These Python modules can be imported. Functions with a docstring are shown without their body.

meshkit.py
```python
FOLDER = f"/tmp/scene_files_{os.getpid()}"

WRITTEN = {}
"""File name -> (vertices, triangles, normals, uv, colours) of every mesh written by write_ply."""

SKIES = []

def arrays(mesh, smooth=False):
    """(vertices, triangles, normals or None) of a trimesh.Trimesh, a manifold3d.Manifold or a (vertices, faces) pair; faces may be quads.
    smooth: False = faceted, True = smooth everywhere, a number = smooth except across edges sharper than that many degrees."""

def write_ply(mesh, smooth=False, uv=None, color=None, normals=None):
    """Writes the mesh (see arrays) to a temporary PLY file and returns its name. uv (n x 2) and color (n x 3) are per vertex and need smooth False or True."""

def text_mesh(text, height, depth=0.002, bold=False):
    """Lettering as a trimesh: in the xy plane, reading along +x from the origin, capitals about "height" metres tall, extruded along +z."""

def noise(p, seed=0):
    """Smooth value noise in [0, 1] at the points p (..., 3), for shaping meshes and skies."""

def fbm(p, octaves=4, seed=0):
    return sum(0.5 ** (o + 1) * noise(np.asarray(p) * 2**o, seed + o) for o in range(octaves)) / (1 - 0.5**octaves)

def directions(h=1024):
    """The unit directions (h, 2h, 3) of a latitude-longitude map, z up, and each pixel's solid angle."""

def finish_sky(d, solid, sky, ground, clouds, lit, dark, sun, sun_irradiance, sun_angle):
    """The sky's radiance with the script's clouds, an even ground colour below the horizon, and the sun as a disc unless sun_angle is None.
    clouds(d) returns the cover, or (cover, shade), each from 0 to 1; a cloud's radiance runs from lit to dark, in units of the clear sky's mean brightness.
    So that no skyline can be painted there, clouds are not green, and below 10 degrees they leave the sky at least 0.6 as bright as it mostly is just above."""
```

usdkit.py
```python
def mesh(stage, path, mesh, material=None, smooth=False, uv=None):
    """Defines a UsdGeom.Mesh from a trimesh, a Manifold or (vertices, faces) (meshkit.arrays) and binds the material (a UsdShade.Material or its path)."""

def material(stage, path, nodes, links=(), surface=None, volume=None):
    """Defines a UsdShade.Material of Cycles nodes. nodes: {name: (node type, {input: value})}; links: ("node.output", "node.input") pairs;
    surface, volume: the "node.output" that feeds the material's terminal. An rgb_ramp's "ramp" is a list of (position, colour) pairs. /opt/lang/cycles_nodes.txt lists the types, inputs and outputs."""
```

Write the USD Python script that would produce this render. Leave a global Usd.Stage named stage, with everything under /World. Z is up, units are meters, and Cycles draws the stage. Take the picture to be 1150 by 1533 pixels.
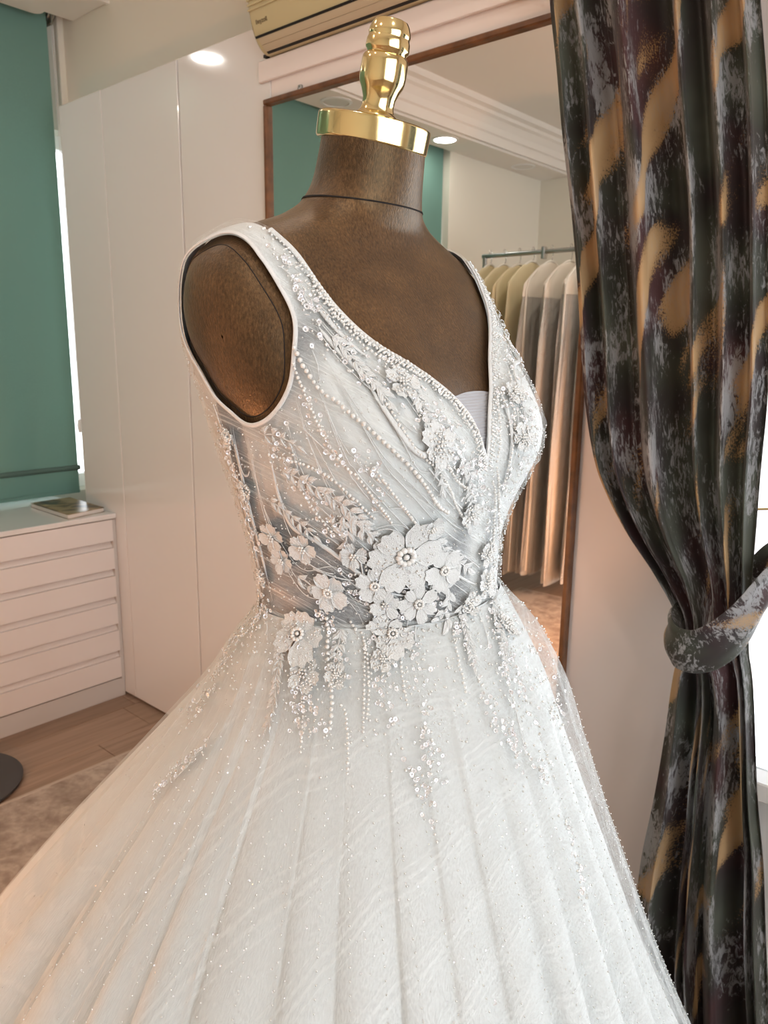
import math, random
import numpy as np, trimesh
import manifold3d as m3
from scipy.interpolate import PchipInterpolator as PCH, CubicSpline
import usdkit, meshkit
from pxr import Usd, UsdGeom, UsdLux, UsdShade, Gf, Sdf, Vt
rng = np.random.default_rng(7)
stage = Usd.Stage.CreateInMemory()
UsdGeom.SetStageUpAxis(stage, 'Z'); UsdGeom.SetStageMetersPerUnit(stage, 1.0)
UsdGeom.Xform.Define(stage, '/World'); UsdGeom.Scope.Define(stage, '/World/Looks')
# ------------------------------------------------------------------ camera
CZ, PITCH, HEAD, ROLL, FPX = 1.40, math.radians(11.99), math.radians(131.11), math.radians(.716), 1154.0
fh = np.array([math.cos(HEAD), math.sin(HEAD), 0.]); R0 = np.array([math.sin(HEAD), -math.cos(HEAD), 0.]); ZUP = np.array([0, 0, 1.])
cfw = fh*math.cos(PITCH)-ZUP*math.sin(PITCH); cu0 = fh*math.sin(PITCH)+ZUP*math.cos(PITCH)
crt = R0*math.cos(ROLL)+cu0*math.sin(ROLL); cup = cu0*math.cos(ROLL)-R0*math.sin(ROLL)
cam = UsdGeom.Camera.Define(stage, '/World/camera')
M = Gf.Matrix4d(*[float(x) for x in [*crt, 0, *cup, 0, *(-cfw), 0, 0, 0, CZ, 1]])
cam.AddTransformOp().Set(M)
cam.CreateHorizontalApertureAttr(27.0); cam.CreateVerticalApertureAttr(36.0); cam.CreateFocalLengthAttr(27.0*FPX/1150)
cam.CreateClippingRangeAttr(Gf.Vec2f(.03, 200.)); cam.CreateFStopAttr(14.0); cam.CreateFocusDistanceAttr(.70)
EXPOSURE = -0.86
cam.CreateExposureAttr(EXPOSURE)
# ------------------------------------------------------------------ light
def light(kind, name, pos, color, intensity, target=None, **kw):
    l = getattr(UsdLux, kind).Define(stage, '/World/'+name)
    l.CreateColorAttr(Gf.Vec3f(*color)); l.CreateIntensityAttr(intensity)
    for k, v in kw.items(): getattr(l, 'Create%sAttr' % k)(v)
    if target is not None:
        z = np.array(pos, float)-np.array(target, float); z /= np.linalg.norm(z)
        a = np.array([0, 0, 1.]) if abs(z[2]) < .95 else np.array([0, 1., 0])
        x = np.cross(a, z); x /= np.linalg.norm(x); y = np.cross(z, x)
        UsdGeom.Xformable(l).AddTransformOp().Set(Gf.Matrix4d(*[float(q) for q in [*x, 0, *y, 0, *z, 0, *pos, 1]]))
    elif pos is not None: UsdGeom.Xformable(l).AddTranslateOp().Set(Gf.Vec3d(*pos))
    return l
light('DomeLight', 'sky', None, (.92, .96, 1.0), 2.4)
light('RectLight', 'daylight_window', (.40, 1.74, .97), (.77, .88, 1.0), .78, (.40, 0, .97), Width=2.0, Height=1.75)
light('RectLight', 'daylight_shopfront', (2.30, -.3, 1.3), (.84, .93, 1.0), .70, (0, -.3, 1.3), Width=2.8, Height=2.4)  # daylight from an unseen window, out of view, placed to brighten the room
light('SphereLight', 'warm_lamp_bulb', (-1.27, -.36, .50), (1.0, .45, .21), 225.0, Radius=.08)  # unseen warm light, out of view, for the warm cast at lower left
# ------------------------------------------------------------------ helpers
class Node: pass
USED, OFFS = {}, {'/World': np.zeros(3)}
def path_for(name, parent='/World'):
    k = (parent, name); n = USED.get(k, 0); USED[k] = n+1
    return parent+'/'+(name if n == 0 else '%s_%03d' % (name, n))
def tag(p, label=None, cat=None, group=None, kind=None):
    for k, v in (('label', label), ('category', cat), ('group', group), ('kind', kind)):
        if v: p.SetCustomDataByKey(k, v)
def thing(name, label, cat, loc=(0, 0, 0), rz=0., group=None, kind=None):
    p = path_for(name); x = UsdGeom.Xform.Define(stage, p)
    x.AddTranslateOp().Set(Gf.Vec3d(*map(float, loc)))
    if rz: x.AddRotateZOp().Set(float(rz))
    OFFS[p] = (np.array(loc, float), math.radians(rz)); tag(x.GetPrim(), label, cat, group, kind)
    return p
LOCAL = set()
def obj(name, mesh, mat, parent='/World', smooth=35, label=None, kind=None, uv=None, local=False, attrs=None, cat=None, group=None):
    p = path_for(name, parent)
    if hasattr(mesh, 'to_mesh') or isinstance(mesh, tuple): v, f, _ = meshkit.arrays(mesh)
    else: v, f = np.array(mesh.vertices), np.array(mesh.faces)
    if not local:
        root = '/'.join(p.split('/')[:3])
        if root in OFFS and p != root:
            o, r = OFFS[root]; v = v-o
            if r: c, s = math.cos(-r), math.sin(-r); v = np.stack([v[:, 0]*c-v[:, 1]*s, v[:, 0]*s+v[:, 1]*c, v[:, 2]], 1)
    if uv is not None or attrs: smooth = bool(smooth)
    m = usdkit.mesh(stage, p, (v, f), MATS.get(mat, mat) if isinstance(mat, str) else mat, smooth=smooth, uv=uv)
    for k, a in (attrs or {}).items():
        UsdGeom.PrimvarsAPI(m).CreatePrimvar(k, Sdf.ValueTypeNames.FloatArray, 'vertex').Set(Vt.FloatArray.FromNumpy(np.asarray(a, np.float32)))
    tag(m.GetPrim(), label, cat, group, kind)
    return p
def cat_(ms): return trimesh.util.concatenate([trimesh.Trimesh(*((m.vertices, m.faces) if hasattr(m, 'vertices') else m), process=False) for m in ms])
def box(x0, x1, y0, y1, z0, z1, b=.003):
    b = min(b, (x1-x0)*.45, (y1-y0)*.45, (z1-z0)*.45)
    if b <= 0: return trimesh.creation.box(bounds=[(x0, y0, z0), (x1, y1, z1)])
    pts = []
    for sx in (0, 1):
        for sy in (0, 1):
            for sz in (0, 1):
                c = np.array([x1 if sx else x0, y1 if sy else y0, z1 if sz else z0]); i = np.array([-1 if sx else 1, -1 if sy else 1, -1 if sz else 1])*b
                for k in range(3):
                    q = c+i; q[k] = c[k]; pts.append(q)
    return trimesh.convex.convex_hull(np.array(pts))
def tube(pts, r, n=8, closed=False, flat=None):
    pts = np.asarray(pts, float); N = len(pts)
    tn = np.roll(pts, -1, 0)-np.roll(pts, 1, 0) if closed else np.gradient(pts, axis=0)
    tn /= np.maximum(np.linalg.norm(tn, axis=1, keepdims=True), 1e-12)
    if flat is None:
        up = np.tile([0, 0, 1.], (N, 1)); bad = abs(tn[:, 2]) > .93; up[bad] = [1., 0, 0]
        if bad.any() and not bad.all():
            u = np.zeros((N, 3)); u[0] = np.cross(tn[0], [.3, .5, .8])
            for i in range(N):
                q = u[max(i-1, 0)]; q = q-tn[i]*(q@tn[i]); u[i] = q/max(np.linalg.norm(q), 1e-9)
            up = u
    else: up = np.asarray(flat, float)
    a = np.cross(tn, up); a /= np.maximum(np.linalg.norm(a, axis=1, keepdims=True), 1e-12); b = np.cross(a, tn)
    r = np.broadcast_to(np.asarray(r, float).ravel(), (N,)).reshape(N, 1)
    th = np.arange(n)*2*np.pi/n
    rb = r*(.45 if flat is not None else 1)
    V = pts[:, None]+a[:, None]*(np.cos(th)[None, :, None]*r[:, None])+b[:, None]*(np.sin(th)[None, :, None]*rb[:, None])
    V = V.reshape(-1, 3); F = []
    K = N if closed else N-1
    i, j = np.meshgrid(np.arange(K), np.arange(n), indexing='ij'); i2, j2 = (i+1) % N, (j+1) % n
    A, B, C, D_ = i*n+j, i2*n+j, i2*n+j2, i*n+j2
    F = np.concatenate([np.stack([A, C, B], -1).reshape(-1, 3), np.stack([A, D_, C], -1).reshape(-1, 3)])
    if not closed:
        V = np.vstack([V, pts[:1], pts[-1:]]); c0, c1 = len(V)-2, len(V)-1; k = np.arange(n); k2 = (k+1) % n
        F = np.vstack([F, np.stack([np.full(n, c0), k2, k], 1), np.stack([np.full(n, c1), (N-1)*n+k, (N-1)*n+k2], 1)])
    return trimesh.Trimesh(V, F, process=False)
def lathe(prof, n=48, center=(0, 0, 0), axis=None):
    m = trimesh.creation.revolve(np.array(prof, float), sections=n)
    if axis is not None: m.apply_transform(trimesh.geometry.align_vectors([0, 0, 1], axis))
    m.apply_translation(center); return m
def grid(V):
    n, m = V.shape[:2]; i, j = np.meshgrid(np.arange(n-1), np.arange(m-1), indexing='ij')
    A, B, C, D_ = i*m+j, i*m+j+1, (i+1)*m+j+1, (i+1)*m+j
    return V.reshape(-1, 3), np.concatenate([np.stack([A, B, C], -1).reshape(-1, 3), np.stack([A, C, D_], -1).reshape(-1, 3)])
def scatter(v, f, pos, frames, scale):
    """copies of one small shape joined into one mesh; frames (N,3,3) rows are the axes"""
    pos = np.asarray(pos); N = len(pos); s = np.broadcast_to(np.asarray(scale, float).reshape(-1, 1, 1) if np.ndim(scale) else scale, (N, 1, 1))
    V = np.einsum('vk,nkj->nvj', v, frames)*s+pos[:, None]
    F = f[None]+(np.arange(N)*len(v))[:, None, None]
    return trimesh.Trimesh(V.reshape(-1, 3), F.reshape(-1, 3), process=False)
def spline(pts, n=40):
    pts = np.asarray(pts, float); d = np.r_[0, np.cumsum(np.linalg.norm(np.diff(pts, axis=0), axis=1))]
    return CubicSpline(d, pts)(np.linspace(0, d[-1], n)) if len(pts) > 2 else pts[0]+(pts[1]-pts[0])*np.linspace(0, 1, n)[:, None]
# ------------------------------------------------------------------ materials
MATS = {}
def mat(name, nodes, links=(), surface='p.BSDF'):
    MATS[name] = usdkit.material(stage, '/World/Looks/'+name, nodes, links, surface=surface); return MATS[name]
def plain(name, color, rough=.5, bump=0, bscale=200., vary=0, vscale=6., **kw):
    nodes = {'p': ('principled_bsdf', {'base_color': color, 'roughness': rough, **kw})}; links = []
    if bump or vary: nodes['g'] = ('texture_coordinate', {})
    if bump:
        nodes['n'] = ('noise_texture', {'scale': bscale, 'detail': 3.}); nodes['b'] = ('bump', {'strength': bump, 'distance': .002})
        links += [('g.object', 'n.vector'), ('n.fac', 'b.height'), ('b.normal', 'p.normal')]
    if vary:
        nodes['n2'] = ('noise_texture', {'scale': vscale, 'detail': 4.})
        nodes['r'] = ('rgb_ramp', {'ramp': [(.3, [c*(1-vary) for c in color]), (.7, [min(1, c*(1+vary)) for c in color])]})
        links += [('g.object', 'n2.vector'), ('n2.fac', 'r.fac'), ('r.color', 'p.base_color')]
    return mat(name, nodes, links)
def glow(name, color, strength):
    return mat(name, {'e': ('emission', {'color': color, 'strength': strength})}, surface='e.emission')
plain('cream_paint', (.80, .76, .66), .75, bump=.05, bscale=300)
plain('white_paint', (.82, .79, .76), .6, bump=.04, bscale=250)
plain('pink_white_paint', (.80, .72, .68), .45, bump=.03, bscale=250)
plain('ceiling_paint', (.82, .78, .72), .8, bump=.04, bscale=250)
plain('white_lacquer', (.80, .79, .78), .09, specular_ior_level=.6, coat_weight=.5, coat_roughness=.03)
plain('white_satin', (.80, .76, .74), .32)
plain('carcass', (.62, .60, .58), .5)
plain('door_gap', (.22, .21, .20), .7)  # dark grey standing in for shade in the wardrobe seams
plain('dark_gap', (.05, .045, .04), .8)
plain('white_plastic', (.85, .85, .84), .35)
plain('grey_metal', (.42, .43, .42), .3, metallic=1.)
plain('chrome', (.75, .75, .74), .12, metallic=1.)
plain('mirror_silver', (.90, .90, .88), .0, metallic=1.)
plain('frame_wood', (.15, .062, .022), .35, vary=.4, vscale=30)
plain('brass', (.80, .65, .33), .14, metallic=1., bump=.05, bscale=60)
plain('ac_plastic', (.56, .47, .27), .3, coat_weight=.3)
plain('ac_vane', (.55, .45, .31), .3)
plain('ac_black', (.012, .010, .009), .6)
plain('ac_print', (.20, .16, .09), .6)
plain('dark_fabric', (.075, .072, .072), .8, bump=.2)
plain('paper', (.80, .74, .68), .7)
plain('thread_dark', (.012, .008, .006), .8)
plain('bag_cream', (.74, .66, .44), .55, bump=.15, bscale=30, transmission_weight=.0)
plain('bag_white', (.80, .76, .68), .45, bump=.1, bscale=30)
plain('gown_white', (.88, .86, .82), .6, bump=.4, bscale=60)
plain('hanger_plastic', (.80, .78, .72), .3)
mat('clear_film', {'t': ('transparent_bsdf', {'color': (.97, .96, .94)}), 'g': ('glossy_bsdf', {'color': (1, .97, .92), 'roughness': .12}), 'd': ('diffuse_bsdf', {'color': (.86, .85, .82)}),
     'fr': ('fresnel', {'IOR': 1.28}), 'c': ('texture_coordinate', {}), 'n': ('noise_texture', {'scale': 14., 'detail': 3., 'distortion': 1.}), 'b': ('bump', {'strength': .9, 'distance': .02}),
     'm1': ('mix_closure', {'fac': .42}), 'm': ('mix_closure', {})},
    [('c.object', 'n.vector'), ('n.fac', 'b.height'), ('b.normal', 'g.normal'), ('b.normal', 'd.normal'), ('t.BSDF', 'm1.closure1'), ('d.BSDF', 'm1.closure2'), ('fr.fac', 'm.fac'), ('m1.closure', 'm.closure1'), ('g.BSDF', 'm.closure2')], surface='m.closure')
mat('window_glass', {'t': ('transparent_bsdf', {}), 'g': ('glossy_bsdf', {'roughness': .0}), 'fr': ('fresnel', {'IOR': 1.45}), 'm': ('mix_closure', {})},
    [('fr.fac', 'm.fac'), ('t.BSDF', 'm.closure1'), ('g.BSDF', 'm.closure2')], surface='m.closure')
mat('blind_fabric', {'c': ('texture_coordinate', {}), 'mp': ('mapping', {'scale': (400., 400., 900.)}), 'n': ('noise_texture', {'scale': 1., 'detail': 2.}), 'r': ('rgb_ramp', {'ramp': [(.2, (.185, .335, .285)), (.8, (.225, .40, .345))]}),
     'd': ('diffuse_bsdf', {}), 't': ('translucent_bsdf', {}), 'm': ('mix_closure', {'fac': .2})},
    [('c.object', 'mp.vector'), ('mp.vector', 'n.vector'), ('n.fac', 'r.fac'), ('r.color', 'd.color'), ('r.color', 't.color'), ('d.BSDF', 'm.closure1'), ('t.BSDF', 'm.closure2')], surface='m.closure')
plain('blind_hem', (.075, .135, .115), .7)
# wood planks: a few tones, grain along y
for k, c in enumerate([(.34, .235, .165), (.38, .265, .19), (.30, .205, .145), (.36, .25, .18)]):
    mat('plank_%d' % k, {'c': ('texture_coordinate', {}), 'o': ('object_info', {}), 'mp': ('mapping', {'scale': (28., 1.6, 8.)}), 'n': ('noise_texture', {'scale': 1.3, 'detail': 6., 'roughness': .65, 'distortion': .6}),
         'r': ('rgb_ramp', {'ramp': [(.25, [x*.66 for x in c]), (.5, c), (.75, [x*1.22 for x in c])]}), 'p': ('principled_bsdf', {'roughness': .42}), 'b': ('bump', {'strength': .12, 'distance': .001})},
        [('c.object', 'mp.vector'), ('mp.vector', 'n.vector'), ('n.fac', 'r.fac'), ('r.color', 'p.base_color'), ('n.fac', 'b.height'), ('b.normal', 'p.normal')])
mat('rug_pile', {'c': ('texture_coordinate', {}), 'n': ('noise_texture', {'scale': 9., 'detail': 7., 'roughness': .62, 'distortion': 1.4}), 'v': ('voronoi_texture', {'scale': 16., 'feature': 'smooth_f1'}), 'n2': ('noise_texture', {'scale': 55., 'detail': 4.}),
     'mx': ('mix', {'fac': .35}), 'my': ('mix', {'fac': .4, 'mix_type': 'overlay'}), 'r': ('rgb_ramp', {'ramp': [(.30, (.24, .17, .12)), (.46, (.42, .33, .26)), (.56, (.56, .47, .38)), (.8, (.60, .52, .43))]}),
     'mp': ('mapping', {'scale': (900., 300., 300.)}), 'n3': ('noise_texture', {'scale': 1., 'detail': 2.}), 'p': ('principled_bsdf', {'roughness': .95, 'sheen_weight': .3}), 'b': ('bump', {'strength': .6, 'distance': .003})},
    [('c.object', 'n.vector'), ('c.object', 'v.vector'), ('c.object', 'n2.vector'), ('n.color', 'mx.color1'), ('v.distance', 'mx.color2'), ('mx.color', 'my.color1'), ('n2.color', 'my.color2'), ('my.color', 'r.fac'), ('r.color', 'p.base_color'),
     ('c.object', 'mp.vector'), ('mp.vector', 'n3.vector'), ('n3.fac', 'b.height'), ('b.normal', 'p.normal')])
glow('lamp_lit', (1., .97, .92), 14.0)
glow('unseen_spot_glow', (1., .76, .5), 12.0)  # glowing lenses of the unseen ceiling spots
plain('lamp_off', (.70, .68, .64), .4)
plain('rug_border', (.55, .46, .38), .95, bump=.5, bscale=500)
mat('cover_print', {'c': ('texture_coordinate', {}), 'n': ('noise_texture', {'scale': 13., 'detail': 3., 'distortion': .8}), 'r': ('rgb_ramp', {'ramp': [(.32, (.03, .02, .012)), (.45, (.12, .075, .03)), (.55, (.30, .22, .10)), (.7, (.40, .30, .18))]}), 'p': ('principled_bsdf', {'roughness': .3})},
    [('c.object', 'n.vector'), ('n.fac', 'r.fac'), ('r.color', 'p.base_color')])
# ------------------------------------------------------------------ the room
YM = 1.521            # mirror wall
S = dict(kind='structure')
floor = obj('floor', box(-3.3, 2.3, -2.35, 2.1, -.08, -.012, 0), 'dark_gap', kind='structure')
ks = 0
for i in range(26):
    x0 = -2.81+.195*i
    if x0 > 2.2: break
    off = {0: .2, 1: 1.447, 2: 1.234, 3: .75}.get(i, (i*.47) % 1.3)
    cuts = sorted([y for y in [off+1.3*k for k in range(-4, 4)] if -2.2 < y < 1.95]); cuts = [-2.2]+cuts+[1.95]
    for a, b in zip(cuts[:-1], cuts[1:]):
        if b-a < .02: continue
        obj('plank', box(x0+.0012, min(x0+.195, 2.2)-.0012, a+.0012, b-.0012, -.012, 0, .0012), 'plank_%d' % int(rng.integers(4)), floor, local=True); ks += 1
# window wall (left, x=-3.22 and further along the proud part x=-3.09)
wl = cat_([box(-3.40, -3.22, -1.10, 2.05, 0, .77, 0), box(-3.40, -3.22, -1.10, 2.05, 2.245, 2.95, 0), box(-3.40, -3.22, 1.86, 2.05, .77, 2.245, 0), box(-3.40, -3.09, -2.30, -1.10, 0, 2.95, 0), box(-3.22, -3.17, 1.655, 1.70, 2.245, 2.80, .003)])
obj('wall_left', wl, 'cream_paint', smooth=False, kind='structure')
obj('wall_rear', box(-3.40, 2.3, -2.40, -2.20, 0, 2.95, 0), 'cream_paint', smooth=False, kind='structure')
obj('wall_back', cat_([box(-3.40, -1.72, 1.95, 2.10, 0, 2.95, 0), box(-3.22, -1.755, 1.68, 1.95, 2.262, 2.95, 0), box(-3.22, -2.945, 1.68, 1.95, 0, 2.262, 0)]), 'cream_paint', smooth=False, kind='structure')
wm = cat_([box(-1.755, -.475, YM, 1.95, 0, 2.95, 0), box(-.475, 1.40, YM, 1.66, 1.80, 2.95, 0), box(1.40, 2.3, YM, 1.66, 0, 2.95, 0)])
obj('wall_mirror_side', wm, 'pink_white_paint', smooth=False, kind='structure')
obj('wall_right', cat_([box(2.2, 2.35, -2.3, -1.75, 0, 2.95, 0), box(2.2, 2.35, 1.15, 1.66, 0, 2.95, 0), box(2.2, 2.35, -1.75, 1.15, 2.5, 2.95, 0)]), 'cream_paint', smooth=False, kind='structure')
ceil_ = obj('ceiling', box(-3.40, 2.35, -2.40, 2.10, 2.80, 2.95, 0), 'ceiling_paint', smooth=False, kind='structure')
def rounded_slab(x0, x1, y0, y1, z0, z1, r=.03):
    cs = m3.CrossSection([[(x0, y0-.1), (x1, y0-.1), (x1, y1), (x0, y1)]]).offset(-r, m3.JoinType.Round).offset(r, m3.JoinType.Round, 2, 24)
    return m3.Manifold.extrude(cs, z1-z0).translate((0, 0, z0))
obj('ceiling_soffit', cat_([box(-3.09, -2.84, -2.20, 1.68, 2.618, 2.80, .002), trimesh.Trimesh(*meshkit.arrays(rounded_slab(-3.09, -2.845, -2.1, 1.545, 2.60, 2.6175))[:2])]), 'ceiling_paint', smooth=False, kind='structure')
prof = [(-2.84, 2.612), (-2.822, 2.612), (-2.818, 2.66), (-2.805, 2.668), (-2.80, 2.70), (-2.775, 2.735), (-2.755, 2.745), (-2.752, 2.762), (-2.72, 2.770), (-2.715, 2.80), (-2.84, 2.80)]
from shapely.geometry import Polygon
cm = trimesh.creation.extrude_polygon(Polygon(prof), 3.88, engine='earcut')
cm.vertices = np.stack([cm.vertices[:, 0], 1.68-cm.vertices[:, 2], cm.vertices[:, 1]], 1); cm.invert()
obj('trim_1', cm, 'ceiling_paint', smooth=20, kind='structure')
# window 1 behind the blind
w1 = cat_([box(-3.36, -3.30, -1.10, 1.86, .77, .83), box(-3.36, -3.30, -1.10, 1.86, 2.19, 2.245), box(-3.36, -3.30, -1.10, -1.04, .83, 2.19), box(-3.36, -3.30, 1.80, 1.86, .83, 2.19), box(-3.36, -3.30, .27, .33, .83, 2.19)])
p = obj('window_1', w1, 'white_plastic', kind='structure')
for a, b in ((-1.04, .27), (.33, 1.80)): obj('pane', box(-3.335, -3.327, a, b, .83, 2.19, 0), 'window_glass', p, smooth=False, local=True)
# window 2 beside the curtain
fr2 = cat_([box(-.475, -.440, 1.545, 1.615, .10, 1.80), box(1.33, 1.40, 1.545, 1.615, .10, 1.80), box(-.440, 1.33, 1.545, 1.615, 1.74, 1.80), box(-.440, 1.33, 1.545, 1.615, .10, .17), box(-.440, 1.33, 1.52, 1.63, .535, .575), box(-.475, 1.40, 1.50, 1.64, 0, .10)])
p = obj('window_2', fr2, 'white_plastic', kind='structure')
obj('pane', box(-.440, 1.33, 1.576, 1.584, .575, 1.74, 0), 'window_glass', p, smooth=False, local=True)
obj('panel', box(-.440, 1.33, 1.572, 1.588, .17, .535, .002), 'white_plastic', p, smooth=False, local=True)
fr3 = cat_([box(2.2, 2.26, -1.75, -1.69, 0, 2.5), box(2.2, 2.26, 1.09, 1.15, 0, 2.5), box(2.2, 2.26, -1.69, 1.09, 2.44, 2.5), box(2.2, 2.26, -1.69, 1.09, 0, .12), box(2.2, 2.26, -.33, -.27, .12, 2.44)])  # unseen shopfront window, out of view, placed for daylight from the right
p = obj('window_3', fr3, 'white_plastic', kind='structure')
for a, b in ((-1.69, -.33), (-.27, 1.09)): obj('pane', box(2.226, 2.232, a, b, .12, 2.44, 0), 'window_glass', p, smooth=False, local=True)
# ------------------------------------------------------------------ fittings
# wardrobe
t = thing('wardrobe', 'tall glossy white lacquered wardrobe with flush handleless doors in the corner', 'wardrobe', (-2.35, 1.521, 0))
obj('body', box(-2.94, -1.757, 1.542, 1.948, .03, 2.255), 'white_satin', t)
obj('door_gap', cat_([box(-2.648, -2.638, 1.5405, 1.5435, .03, 2.25, 0), box(-2.197, -2.183, 1.5405, 1.5435, .03, 2.25, 0)]), 'door_gap', t, label='dark strips painted as the shade between the doors')  # dark strips set behind the seams as painted shade
for a, b in ((-2.94, -2.6448), (-2.6412, -2.1935), (-2.1870, -1.7585)):
    obj('door', box(a, b, 1.521, 1.540, .012, 2.255, .0015), 'white_lacquer', t)
obj('plinth', box(-2.93, -1.76, 1.55, 1.94, 0, .03, 0), 'carcass', t)
obj('lock', lathe([(0, 0), (.004, 0), (.004, .003), (0, .004)], 16, (-2.207, 1.5205, 1.485), (0, -1, 0)), 'grey_metal', t)
# shelf board and mirror
b = obj('shelf_board', box(-1.797, -.30, 1.511, 1.5208, 2.109, 2.163, .002), 'pink_white_paint'); tag(stage.GetPrimAtPath(b), 'pinkish white horizontal board between the air conditioner and the mirror', 'board')
t = thing('wall_mirror', 'large wall mirror in a thin dark brown wooden frame behind the dress form', 'mirror', (-1.26, YM, 0))
fo = dict(y0=1.499, y1=1.5205)
obj('glass', box(-1.756, -.778, 1.512, 1.518, .06, 2.048, 0), 'mirror_silver', t, smooth=False)
obj('frame_rail', box(-1.768, -.766, 1.499, 1.5205, 2.046, 2.060, .003), 'frame_wood', t)
obj('frame_rail', box(-1.768, -.766, 1.499, 1.5205, .048, .062, .003), 'frame_wood', t)
obj('frame_stile', box(-1.768, -1.754, 1.499, 1.5205, .062, 2.046, .003), 'frame_wood', t)
obj('frame_stile', box(-.780, -.766, 1.499, 1.5205, .062, 2.046, .003), 'frame_wood', t)
obj('mirror_clip', cat_([box(-1.640, -1.628, 1.512, 1.5205, 2.060, 2.075, .001), box(-1.637, -1.631, 1.508, 1.513, 2.058, 2.068, .001)]), 'grey_metal', t)
# air conditioner (end profile swept along the wall)
t = thing('air_conditioner', 'yellowed beige split air conditioner on the wall above the mirror', 'air conditioner', (-1.30, YM, 2.166))
pr = np.array([(1.5205, 2.168), (1.503, 2.167), (1.479, 2.184), (1.460, 2.219), (1.450, 2.256), (1.443, 2.30), (1.440, 2.36), (1.446, 2.42), (1.462, 2.455), (1.5205, 2.47)])
def ac_sweep(pr, x0, x1, r=.012):
    V = []
    for x, s in ((x0, .93), (x0+r*.4, .98), (x0+r, 1), (x1-r, 1), (x1-r*.4, .98), (x1, .93)):
        c = np.array([1.5205, 2.32]); q = c+(pr-c)*s; V.append(np.c_[np.full(len(q), x), q])
    v, f = grid(np.array(V)); n = len(pr); base = len(v)
    v = np.vstack([v, [[x0, 1.50, 2.32]], [[x1, 1.50, 2.32]]]); k = np.arange(n-1)
    f = np.vstack([f, np.stack([np.full(n-1, base), k+1, k], 1), np.stack([np.full(n-1, base+1), 5*n+k, 5*n+k+1], 1)])
    return trimesh.Trimesh(v, f)
prs = spline(pr, 120)
obj('body', ac_sweep(prs, -1.762, -.95), 'ac_plastic', t, smooth=40)
def ac_strip(s0, s1, x0, x1, off):
    q = prs; d = np.r_[0, np.cumsum(np.linalg.norm(np.diff(q, axis=0), axis=1))]
    ss = np.linspace(s0, s1, 6); yz = np.stack([np.interp(ss, d, q[:, 0]), np.interp(ss, d, q[:, 1])], 1)
    tn = np.gradient(yz, axis=0); nn = np.stack([-tn[:, 1], tn[:, 0]], 1); nn /= np.linalg.norm(nn, axis=1, keepdims=True); nn *= np.sign(-(nn[:, :1]-0)); nn = np.where(nn[:, :1] > 0, -nn, nn)
    A = yz+nn*(off+.0008); Bk = yz-nn*.004
    ring = np.vstack([A, Bk[::-1]]); ring = np.vstack([ring, ring[:1]])
    v, f = grid(np.array([np.c_[np.full(len(ring), x), ring] for x in (x0, x1)])); m = trimesh.Trimesh(v, f, process=False)
    cap = []
    n = 6
    for e in (0, 1):
        b0 = e*len(ring)
        for k in range(n-1): cap += [(b0+k, b0+k+1, b0+11-k), (b0+k+1, b0+10-k, b0+11-k)]
    m.faces = np.vstack([m.faces, cap]); return m
obj('outlet_slot', ac_strip(.0215, .0285, -1.738, -.97, .0016), 'ac_black', t)
obj('louver', ac_strip(.0295, .047, -1.740, -.97, .0018), 'ac_vane', t)
obj('louver', ac_strip(.0478, .064, -1.740, -.97, .0018), 'ac_vane', t)
obj('outlet_slot', ac_strip(.0645, .0705, -1.752, -.955, .0016), 'ac_black', t)
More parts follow.
